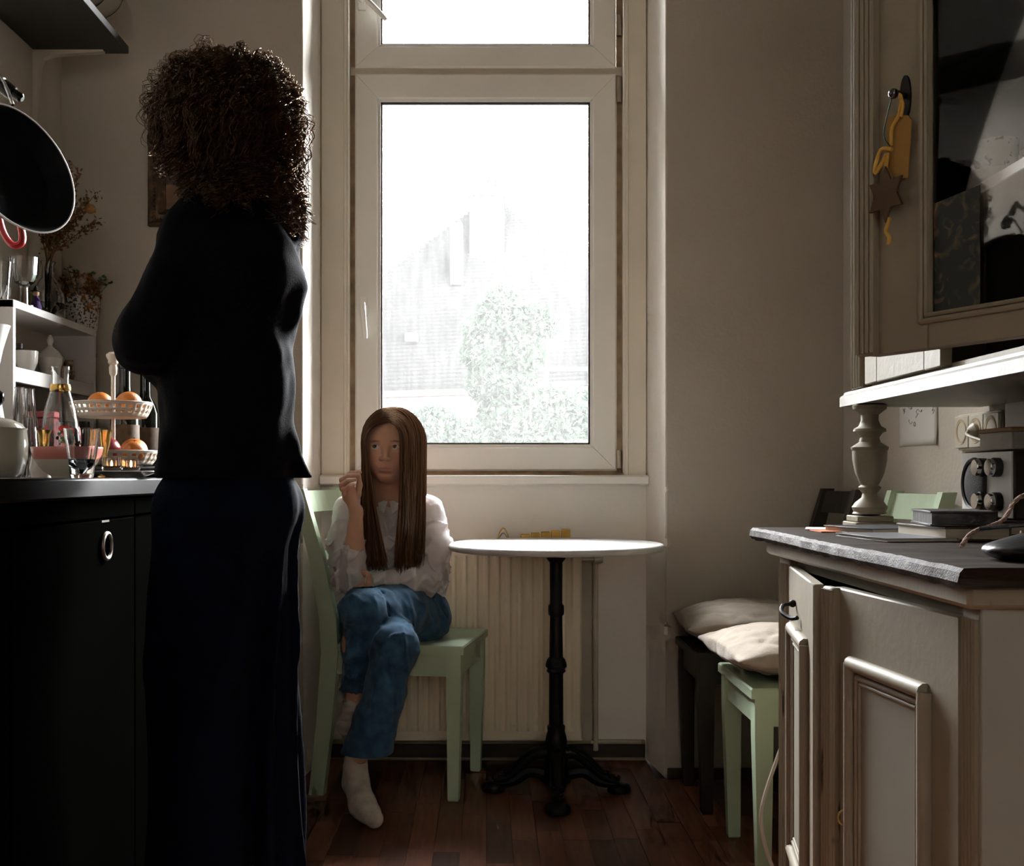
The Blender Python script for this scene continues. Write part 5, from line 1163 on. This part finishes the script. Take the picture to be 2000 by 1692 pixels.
def eyes(par, C, Rh, S, gaze, iris=(.035,.045,.03)):
    em = bpy.data.materials.new('eye '+par.name); em.use_nodes = True; nt = em.node_tree; N = nt.nodes; L = nt.links; b = N['Principled BSDF']; b.inputs['Roughness'].default_value = .08
    a = N.new('ShaderNodeAttribute'); a.attribute_name = 'iris'; rp = N.new('ShaderNodeValToRGB'); cr = rp.color_ramp; cr.interpolation = 'LINEAR'
    cr.elements[0].position = 0; cr.elements[0].color = (.62,.56,.52,1); cr.elements[1].position = 1; cr.elements[1].color = (.005,.005,.005,1)
    for p_, c in ((.40,(.62,.56,.52,1)),(.46,(.015,.013,.01,1)),(.55,(*iris,1)),(.74,(*[q*1.3 for q in iris],1)),(.80,(.005,.005,.005,1))): e = cr.elements.new(p_); e.color = c
    L.new(a.outputs['Fac'], rp.inputs[0]); L.new(rp.outputs[0], b.inputs['Base Color'])
    for s in (-1,1):
        c = C+Rh@(np.array((s*.029,.0705,0))*S); o = part('eyeball', MB().sphere(c, .0126*S, 40, 28), em, par, sharp=180)
        g = U(Rh@np.array(gaze)); n = len(o.data.vertices); v = np.empty(3*n, np.float32); o.data.vertices.foreach_get('co', v); d = (v.reshape(-1,3)+ORG[par.name]-c); d /= np.linalg.norm(d, axis=1)[:,None]
        ang = np.degrees(np.arccos(np.clip(d@g, -1, 1))); t = o.data.attributes.new('iris', 'FLOAT', 'POINT'); t.data.foreach_set('value', np.clip(1-ang/55, 0, 1).astype(np.float32))

# ---- girl on the mint green chair
g = thing('person', (-.28,3.33,0), 'seated girl with long brown hair in a white blouse and blue jeans', 'person')
def G(px, py, Y): return Q(px, py, Y)
HC = G(757.5, 873, 3.315); yaw, pit = math.radians(0), math.radians(2)
Rg = rotz(math.pi)@np.eye(3)                            # facing the camera: forward = -y
Rg = np.column_stack([(1,0,0),(0,-1,0),(0,0,1)]).astype(float)   # x stays picture-right, forward -> -y (mirrored frame is fine for a symmetric head)
Rg = rotz(yaw)@rotx(pit)@Rg
neck, chest, belly, pelv = G(757,975,3.375), G(757,1045,3.40), G(757,1130,3.42), G(768,1192,3.43)
shR, shL = G(682,1000,3.40), G(836,1000,3.40)            # viewer's left is her right shoulder
elR, wrR = G(688,1128,3.275), G(696,1000,3.215)
elL, wrL = G(842,1126,3.35), G(728,1136,3.27)
hipL, hipR = G(812,1205,3.42), G(722,1205,3.42)
knL, knR = G(712,1192,3.13), G(772,1262,3.10)
anL, anR = G(692,1375,3.17), G(700,1478,3.13)
f = Field(axis(-.52,-.455,.006,-.165,.0022,-.06,.006), axis(2.95,3.15,.006,3.36,.0024,3.56,.006), axis(.0,.80,.006,1.145,.0020))
Pg = head_sdf(f, HC, Rg, 1.0)
f.cone(G(757,938,3.34), neck, .041, .043, .02); f.cone(neck, chest, .05, .085, .04); f.cone(chest, belly, .088, .08, .04); f.cone(belly, pelv, .08, .095, .04)
f.cone(neck, shR, .035, .035, .03); f.cone(neck, shL, .035, .035, .03)
f.chain([shR, elR], [.036,.031], .015); f.chain([elR, G(692,1064,3.235), wrR], [.031,.0275,.0185], .012)
f.chain([shL, elL, wrL], [.036,.031,.019], .015)
f.chain([hipL, knL, G(700,1262,3.15), anL], [.07,.048,.042,.026], .02); f.chain([hipR, knR, G(748,1340,3.11), anR], [.07,.048,.042,.027], .02)
# her raised hand: palm, four bent fingers, thumb pinching a lock of hair
f.cone(wrR, G(684,970,3.205), .017, .019, .012); f.ell(G(681,962,3.20), (.016,.020,.026), .012, roty(math.radians(20)))
f.chain([G(680,958,3.205), G(672,940,3.212)], [.016,.0105], .01)
FN = [([G(675,944,3.213), G(674,933,3.211), G(686,925,3.206), G(703,923,3.202)], .0078), ([G(670,948,3.197), G(668,938,3.196), G(681,930,3.188), G(701,929,3.192)], .0080),
      ([G(669,956,3.182), G(667,948,3.180), G(680,939,3.170), G(694,937,3.176)], .0076), ([G(672,964,3.172), G(671,957,3.168), G(682,950,3.160), G(691,947,3.166)], .0066)]
for pts, r_ in FN: f.chain(pts, [r_*1.1, r_, r_*.9, r_*.72], .003)
f.chain([G(692,984,3.208), G(699,966,3.204), G(702,948,3.200), G(701,932,3.196)], [.012,.0095,.0085,.0065], .005)
# the other hand, closed round her own elbow
hp = G(718,1140,3.255); f.cone(wrL, hp, .019, .018, .01); f.ell(hp, (.021,.014,.019), .01)
for i, dz in enumerate((10,4,-2,-8)):
    a0 = G(712,1140-dz,3.25); f.chain([a0, G(701,1142-dz,3.243-.002*i), G(692,1146-dz,3.238), G(686,1150-dz,3.242)], [.0078,.0074,.0066,.0055], .003)
f.chain([G(722,1128,3.25), G(714,1120,3.243), G(706,1117,3.24)], [.010,.0085,.007], .004)
V, F = f.mesh(); body = make('body', V, F, lip_skin('girl skin', (.50,.285,.19)), g, sharp=180); paint(body, HC, Rg, 1.0)
eyes(g, HC, Rg, 1.0, (-.20,.90,.28))
# blouse
white = cloth_mat('white cotton', (.70,.67,.66), tl=.35, bump=.0008, bs=380, var=.05)
f = Field(axis(-.52,-.07,.0038), axis(3.16,3.56,.0042), axis(.50,.91,.0038))
f.cone(G(757,985,3.378), chest, .06, .10, .04); f.cone(chest, belly, .102, .098, .04); f.cone(belly, G(775,1170,3.43), .10, .115, .03)
f.ell(G(757,1010,3.40), (.122,.075,.05), .03)
f.cone(G(735,983,3.385), shR, .045, .046, .03); f.cone(G(780,983,3.385), shL, .045, .046, .03)
f.chain([shR, G(674,1060,3.36), elR], [.046,.050,.046], .015); f.cone(elR, G(689,1082,3.248), .046, .037, .012)
f.chain([shL, G(848,1065,3.39), elL], [.046,.050,.047], .015); f.chain([elL, G(790,1135,3.30), wrL], [.046,.040,.031], .012)
f.cone(G(845,1150,3.42), G(842,1178,3.43), .035, .04, .02)
w1, w2 = wrinkle(3,.0030,46,7), wrinkle(8,.0014,120,6); w3 = ridges(41,.010,80,5,(1,1,1.6)); f.disp(lambda x, y, z: w1(x,y,z)+w2(x,y,z)+w3(x,y,z)*np.clip((.83-z)*25,0,1))
cu = U(G(692,1064,3.235)-elR); f.cone(G(690,1086,3.25), G(692,1045,3.228), .029, .031, .003, True)   # open cuff of the raised arm
cl_ = U(wrL-elL); f.cone(G(735,1136,3.272), G(718,1139,3.26), .024, .026, .003, True)
f.cone(G(757,972,3.368), G(757,940,3.34), .046, .052, .004, True)                                        # neck opening
V, F = f.mesh(); bl = make('blouse', V, F, white, g, sharp=180)
for s, pts in ((-1,[(757,979),(748,978),(738,983),(741,995),(750,1003)]),(1,[(760,979),(768,978),(778,983),(776,995),(766,1004)])):
    def cy(px_, py_):                                   # lie the collar on the chest
        return 3.378-.100+(py_-979)*(-.0012)+abs(px_-758)*.0007
    Vc = [G(a, b, cy(a, b)) for a, b in pts]; n_ = len(Vc); Vc += [q+np.array((0,.003,0)) for q in Vc]
    part('collar', MB().add(Vc, [tuple(range(n_)), tuple(range(2*n_-1,n_-1,-1))]+[(i,(i+1)%n_,n_+(i+1)%n_,n_+i) for i in range(n_)]), white, bl)
for e0, e1, r_ in ((G(689,1082,3.248), G(690,1068,3.238), .034),(G(741,1136,3.276), G(730,1137,3.268), .030)):
    part('cuff', MB().tube([e0, e0*.5+e1*.5, e1], [r_*.98,r_,r_*.97], 28, cap=False), white, bl, sol=.002)
# jeans
denim = cloth_mat('blue denim', (.022,.075,.15), tl=0., bump=.0010, bs=700, var=.3, col2=(.042,.125,.22))
f = Field(axis(-.50,-.10,.0042), axis(2.98,3.55,.0045), axis(.17,.63,.0042))
f.cone(hipL, hipR, .098, .096, .03); f.cone(G(768,1170,3.43), pelv, .10, .105, .03)
f.chain([hipL, G(775,1195,3.28), knL], [.092,.080,.062], .03); f.chain([knL, G(703,1265,3.15), G(694,1338,3.165)], [.062,.047,.040], .014)
f.chain([hipR, knR], [.085,.060], .02); f.chain([knR, G(752,1350,3.105), G(716,1474,3.125)], [.060,.057,.068], .014)
wj, wk = wrinkle(12,.0028,40,7), wrinkle(14,.0012,110,6); wq = ridges(44,.0045,75,5,(1.4,.6,1)); f.disp(lambda x, y, z: wj(x,y,z)+wk(x,y,z)+wq(x,y,z)*np.clip((z-.24)*12,0,1))
kd = U(knL-hipL)
for i in range(4):                                     # creases round the bent knee and the lap
    a = G(728+i*9,1150+i*3,3.2-.03*i); b = G(722+i*13,1232+i*2,3.1+.015*i); f.cone(a, b, .004, .003, .008, True)
f.half(G(694,1336,3.165), (0,0,-1)) if False else None
f.cone(G(696,1325,3.164), G(692,1372,3.168), .031, .036, .003, True); f.cone(G(720,1455,3.122), G(712,1505,3.128), .052, .060, .003, True)
V, F = f.mesh(); jn = make('jeans', V, F, denim, g, sharp=180)
# socks
rib = cloth_mat('oatmeal wool sock', (.46,.41,.35), tl=0., bump=.0015, bs=420, var=.2)
toe = np.array((onx := (731-CX)*3.0/FPX, 2.995, .028))
f = Field(axis(-.44,-.26,.0028), axis(2.95,3.25,.003), axis(-.01,.30,.0028))
f.chain([G(697,1462,3.135), G(694,1500,3.14), G(694,1528,3.145)], [.031,.032,.036], .012)
f.chain([G(696,1530,3.135), G(708,1572,3.06), toe], [.036,.035,.025], .018); f.ell(G(716,1588,3.03), (.036,.035,.022), .015)
f.disp(lambda x, y, z: .0018*np.sin(z*260+4*np.sin(x*30))*(z > .14)*np.clip((z-.14)*40, 0, 1)+0*x); f.half((0,0,.0006), (0,0,-1))
V, F = f.mesh(); make('sock', V, F, rib, g, sharp=180)
f = Field(axis(-.46,-.28,.003), axis(3.08,3.45,.003), axis(.10,.40,.003))
f.chain([G(690,1372,3.17), anL+np.array((0,.0,-.01)), G(682,1412,3.205)], [.029,.030,.033], .012); f.chain([G(683,1418,3.20), G(694,1448,3.25), G(706,1462,3.31)], [.033,.032,.022], .015)
f.disp(lambda x, y, z: .0014*np.sin(z*260)+0*x+0*y); V, F = f.mesh(); make('sock', V, F, rib, g, sharp=180)
# long straight hair
def girl_hair():
    r = np.random.default_rng(17); out = []; nclump = 150; per = 22; K = 20
    for c in range(nclump):
        s = -1 if c % 2 else 1; q = r.uniform(0, 1)**1.25; d = r.uniform(0, 1)
        for j in range(per):
            qq = np.clip(q+r.normal(0,.02), 0, 1); dd_ = np.clip(d+r.normal(0,.05), 0, 1)
            y0 = .072-.155*qq; prof = math.sqrt(max(.06, 1-((y0+.018)/.104)**2)); ztop = .028+.088*prof
            if s < 0: Rx = .0565+(.0215)*min(1,qq*2.2)*(.6+.4*dd_)-.002*(1-dd_)
            else: Rx = .044+.012*dd_*(qq < .25)+(.066)*min(1,qq*1.7)*(.45+.55*dd_)
            part_x = .010+r.normal(0,.005); Pts = []
            yE = y0+(.016 if qq < .25 else 0)-.0*dd_
            front = max(0, 1-qq*3)
            for th_ in np.linspace(.02, math.pi/2, 9):
                xx = part_x*(1-math.sin(th_))+s*max(Rx, .0)*math.sin(th_)
                zz_ = .012+(ztop-.012)*math.cos(th_)**.9
                # keep outside the skull
                p = np.array((xx, y0+(yE-y0)*math.sin(th_)+.012*front*math.sin(th_), zz_)); e = (p-np.array((0,-.018,.028)))/np.array((.0765,.0935,.085)); ne = np.linalg.norm(e)
                if ne < 1: p = np.array((0,-.018,.028))+(p-np.array((0,-.018,.028)))/ne
                Pts.append(p)
            last = Pts[-1]; zl = -.338+r.normal(0,.014)+(.055*max(0,d-.45) if s > 0 else .02*d)
            xt = last[0]+(.006+.052*(1-d)*(1-.6*qq) if s < 0 else -.014*d-.012*(1-d)*(qq < .2))+r.normal(0,.002); yt = .030+.035*(1-qq) if qq < .75 else -.07
            for t in np.linspace(0,1,K-8)[1:]:
                sway = (.003+.009*((c*37)%11)/11)*math.sin(2.6*t+c*1.7)*t; Pts.append(np.array((last[0]+(xt-last[0])*(t**1.0 if s < 0 else t**2)+sway, last[1]+(yt-last[1])*t**1.2, last[2]+(zl-last[2])*t)))
            P_ = np.array(Pts); ofs = r.normal(0,.0016,3); ofs[2] *= .3; taper = np.linspace(.35,1,len(P_))[:,None]; P_ = P_+ofs*taper; out.append(P_)
    L_ = [HC+p@Rg.T for p in out]; return np.array(L_)
SG = girl_hair(); S_, K_, _ = SG.shape; rad = np.broadcast_to(np.interp(np.arange(K_), [0,3,K_-4,K_-1], [.0012,.0013,.0012,.0005]), (S_,K_))
V, F = strands(SG, rad)
cap_ = MB().sphere((0,0,0), 1, 28, 18); cv = cap_.v[0]*np.array((.0735,.0905,.081)); keep = [q for q in cap_.f if not (np.mean(cv[list(q)],0)[1] > .045 and np.mean(cv[list(q)],0)[2] < .045)]
cvw = HC+(cv+np.array((0,-.0185,.029)))@Rg.T; keep = np.array([q for q in keep if len(q) == 4])+len(V)
Vh = np.concatenate([V, cvw]); Fh = np.concatenate([F, keep])
hm = hair_mat('chestnut hair', (.145,.072,.037), .4, .3); ho = make('hair', Vh, Fh, hm, g, sharp=180); strand_attr(ho, S_, K_*3, 2, 11)

# ---- woman standing at the counter, seen from behind
w = thing('person', (-.48,2.12,0), 'standing woman with curly hair in a black sweater and dark blue trousers', 'person')
def W(px, py, Y=2.12): return Q(px, py, Y)
wc_ = W(440,232,2.12); fwd = U(np.array((-.18,.98,0))); rgt = np.array((fwd[1],-fwd[0],0)); Rw_ = np.column_stack([rgt, fwd, (0,0,1)])
f = Field(axis(-.78,-.60,.008,-.34,.004,-.20,.008), axis(1.90,2.02,.008,2.28,.004,2.52,.008), axis(-.01,1.35,.009,1.80,.004))
HCw = wc_+np.array((0,0,-.02))+fwd*.0; head_sdf(f, HCw, Rw_, 1.08)
nk = W(447,372,2.12); f.cone(nk+np.array((0,0,.06)), nk, .047, .05, .02)
sL, sR = W(372,452,2.05), W(535,462,2.19); eLw, eRw = W(283,655,2.01), W(530,645,2.26)
f.cone(nk, W(448,560,2.12), .05, .09, .04); f.cone(W(448,560,2.12), W(442,760,2.12), .092, .085, .05); f.cone(W(442,760,2.12), W(445,900,2.12), .085, .09, .05)
f.cone(nk, sL, .034, .034, .02); f.cone(nk, sR, .034, .034, .02)
hL, hR = W(335,708,2.22), W(452,690,2.37)
f.chain([sL, eLw, hL], [.034,.030,.023], .02); f.chain([sR, eRw, hR], [.034,.030,.023], .02)
for hw_, dr_ in ((hL, U(np.array((.7,.6,-.15)))), (hR, U(np.array((-.9,-.1,-.1))))):
    pm_ = hw_+dr_*.055; f.cone(hw_, pm_, .023, .026, .015); sd = U(np.cross(dr_, (0,0,1.)))
    for i in range(4):
        b0_ = pm_+np.array((0,0,1))*(.024-.016*i)+dr_*.012; Lf = (.07,.078,.072,.058)[i]
        f.chain([b0_, b0_+dr_*Lf*.5, b0_+dr_*Lf*.8-sd*.012, b0_+dr_*Lf-sd*.028], [.0095,.0088,.008,.0065], .003)
    f.chain([pm_-dr_*.03+np.array((0,0,.02)), pm_+np.array((0,0,.045))+dr_*.005, pm_+np.array((0,0,.052))+dr_*.035], [.012,.010,.008], .006)
for sgn in (-1, 1):                                    # legs and bare feet
    ax_, ay_ = (W(508,1300,2.15)[0], 2.145) if sgn > 0 else (W(395,1300,2.08)[0], 2.08)
    hp_ = np.array((ax_,ay_,.82)); kn = np.array((ax_,ay_,.48)); an = np.array((ax_,ay_,.09))
    f.chain([hp_, kn, an], [.052,.045,.034], .03); f.chain([an+np.array((0,0,-.03)), an*np.array((1,1,0))+fwd*.04+np.array((0,0,.032)), an*np.array((1,1,0))+fwd*.15+np.array((0,0,.022))], [.036,.036,.024], .02)
    f.cone(an*np.array((1,1,0))-fwd*.03+np.array((0,0,.03)), an+np.array((0,0,-.02)), .03, .034, .02)
    for i in range(5):
        q = an*np.array((1,1,0))+fwd*(.155-.008*abs(i-1.2))+rgt*(-.030+.015*i)*(-sgn)+np.array((0,0,.016)); f.cone(q-fwd*.03, q+fwd*.018, .012, .009+.003*(i == 0), .005)
f.half((0,0,.001), (0,0,-1))
V, F = f.mesh(); wbody = make('body', V, F, lip_skin('woman skin', (.46,.27,.18)), w, sharp=180); paint(wbody, HCw, Rw_, 1.08); eyes(w, HCw, Rw_, 1.08, (0,1,.05))
# sweater
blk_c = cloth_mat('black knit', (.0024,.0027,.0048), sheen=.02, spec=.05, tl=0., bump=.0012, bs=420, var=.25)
f = Field(axis(-.80,-.28,.0055), axis(1.88,2.52,.006), axis(.90,1.56,.0055))
f.cone(W(446,392,2.12), W(446,560,2.12), .080, .125, .05); f.cone(W(446,560,2.12), W(440,720,2.12), .128, .112, .05)
f.cone(W(440,720,2.12), W(436,915,2.12), .115, .128, .05)
f.cone(W(420,395,2.10), W(384,452,2.05), .055, .053, .03); f.cone(W(475,395,2.14), W(538,455,2.19), .055, .052, .03)
f.chain([W(384,452,2.05), W(350,560,2.03), W(288,652,2.01)], [.053,.058,.056], .02); f.chain([W(288,652,2.01), W(280,678,2.03), W(320,700,2.12), hL-U(hL-eLw)*.02], [.052,.050,.044,.034], .02)
f.chain([W(538,455,2.19), W(543,560,2.235), W(530,640,2.26)], [.054,.050,.046], .02); f.chain([W(530,640,2.26), hR-U(hR-eRw)*.02], [.046,.036], .02)
f.cone(W(510,830,2.14), W(560,920,2.15), .045, .022, .03); f.cone(W(535,850,2.15), W(598,934,2.15), .030, .011, .015)
w1, w2, w3 = wrinkle(31,.0040,26,7), wrinkle(33,.0016,90,6), wrinkle(35,.006,44,6,(1,1,.25)); f.disp(lambda x, y, z: w1(x,y,z*.5)+w2(x,y,z)+w3(x,y,z)*np.clip((x+.46)*8,0,1)); f.half((0,0,W(0,934,2.12)[2]), (.0,0,-1))
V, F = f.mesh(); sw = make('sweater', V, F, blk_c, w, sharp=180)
# wide trousers
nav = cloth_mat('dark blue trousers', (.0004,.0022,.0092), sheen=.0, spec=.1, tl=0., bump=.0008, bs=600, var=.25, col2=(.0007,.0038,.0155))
f = Field(axis(-.76,-.28,.005), axis(1.90,2.38,.0055), axis(.15,1.06,.007))
f.cone(W(440,925,2.12), W(443,1000,2.12), .100, .125, .04)
f.cone(W(470,940,2.13), W(512,985,2.14), .085, .074, .03)
tl0, tl1, tl2 = W(495,1010,2.15), W(498,1250,2.15), W(505,1690,2.14)
f.chain([tl0, tl1, tl2], [.085,.074,.088], .02)
f.chain([W(395,1000,2.09), W(395,1300,2.08), W(395,1690,2.08)], [.095,.088,.10], .02)
cx_, cy_ = tl2[0], tl2[1]
def folds(x, y, z):
    a = np.arctan2(y-cy_, x-cx_); lo_ = np.clip((1.0-z)/.5, 0, 1)
    return lo_*(.012*(np.abs(np.sin(3.5*a+1.1*np.sin(z*5)))*2-1)+.005*np.sin(11*a-3*z*2+1.))+.004*np.sin(22*(x+y)+16*z)*np.exp(-((z-.75)/.14)**2)
f.disp(folds); f.half((0,0,.205), (0,0,-1))
f.cone(tl2+np.array((0,0,.04)), tl2+np.array((0,0,-.08)), .068, .076, .003, True); q = W(395,1686,2.08); f.cone(q+np.array((0,0,.04)), q+np.array((0,0,-.08)), .080, .088, .003, True)
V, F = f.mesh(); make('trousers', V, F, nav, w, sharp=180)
# curly hair: one mass of fine coils
def curls():
    r = np.random.default_rng(23); nc, per, K = 1500, 5, 28; C = wc_
    u = r.normal(size=(nc*2,3)); u /= np.linalg.norm(u, axis=1)[:,None]
    keep = ~((u@np.array((*fwd[:2],0)) > .62) & (u[:,2] < .45)); u = u[keep & (u[:,2] > -.75)][:nc]; nc = len(u)
    rep = lambda a: np.repeat(a, per, axis=0)
    fly = rep(r.uniform(0,1,nc) < .10)
    az = rep(np.arctan2(u[:,1], u[:,0]))+r.normal(0,.02,nc*per); al0 = rep(np.arccos(np.clip(u[:,2], -1, 1)))+r.normal(0,.02,nc*per); lay = rep(r.uniform(0,1,nc)**.55)
    right = np.clip(np.cos(az)*1.15, -1, 1); rt = np.clip(right, 0, 1)
    amp = rep(r.uniform(.003,.0105,nc)); turns = rep(r.uniform(2.5,6.5,nc)); ph = rep(r.uniform(0,6.28,nc))+r.normal(0,.25,nc*per); dal = rep(r.uniform(.45,1.15,nc))
    n = nc*per; P = np.zeros((n,K,3)); j0 = r.normal(0,.0030,(n,3)); j1 = r.uniform(0,.014,n)
    for k in range(K):
        t = k/(K-1); al = np.minimum(al0+dal*t**1.1, 2.25-.25*rt-.25*np.clip(-right,0,1))
        Ro = .131+.007*rt+.004*lay+np.where(fly,.010+j1,0.); Rk = .082+(Ro*(.74+.28*lay)-.082)*min(1,(t*2.0))**.8
        d = np.stack([np.sin(al)*np.cos(az), np.sin(al)*np.sin(az), np.cos(al)], 1)
        bk = np.clip(-np.sin(az), 0, 1); drop = np.clip(al0+dal*t-1.80, 0, 2)*np.maximum(.105*rt, .09*bk)
        p = C+d*Rk[:,None]*np.where(right[:,None] < 0, np.array((.955,1.0,.98)), np.array((1.02,1.0,.98)))+np.stack([.12*drop, 0*drop, -drop], 1)+j0*t
        x = np.stack([-np.sin(az), np.cos(az), 0*az], 1); w_ = amp*min(1, t*2.5)
        P[:,k] = p+(x*np.cos(turns*6.28*t+ph)[:,None]+d*np.sin(turns*6.28*t+ph)[:,None])*w_[:,None]
    return P
SW = curls(); S_, K_, _ = SW.shape
# a lock hanging forward over the shoulder
r = np.random.default_rng(5); LK = []
for i in range(260):
    e = W(578+r.normal(0,7), 462+r.normal(0,9), 2.19+r.normal(0,.008)); b = W(565+r.normal(0,12),330+r.normal(0,12),2.17); P_ = spline([W(520,260,2.16), b, (b*.45+e*.55)+np.array((.006,0,.0)), e], K_)
    a_ = r.uniform(.003,.007); tn = r.uniform(2,4); p0 = r.uniform(0,6.28); t = np.linspace(0,1,K_); P_ = P_+np.stack([a_*np.cos(6.28*tn*t+p0), a_*np.sin(6.28*tn*t+p0), 0*t], 1)*np.minimum(1,t*2)[:,None]; LK.append(P_)
SW = np.concatenate([SW, np.array(LK)]); S_ = len(SW)
V, F = strands(SW, np.broadcast_to(np.linspace(.0009,.0005,K_), (S_,K_)))
core = MB().sphere((0,0,0), 1, 32, 20); fc = np.array([q for q in core.f if len(q) == 4]); cv = core.v[0]*np.array((.080,.082,.086))+np.array((-.012,-.014,.002))
lowr = (core.v[0]*np.array((.075,.07,.09)))+np.array((.03,-.015,-.075))
Vh = np.concatenate([V, wc_+cv, wc_+lowr]); Fh = np.concatenate([F, fc+len(V), fc+len(V)+len(cv)])
ho = make('hair', Vh, Fh, hair_mat('dark auburn curls', (.15,.068,.035), .74, .3), w, sharp=180); strand_attr(ho, S_, K_*3, 4, 5)
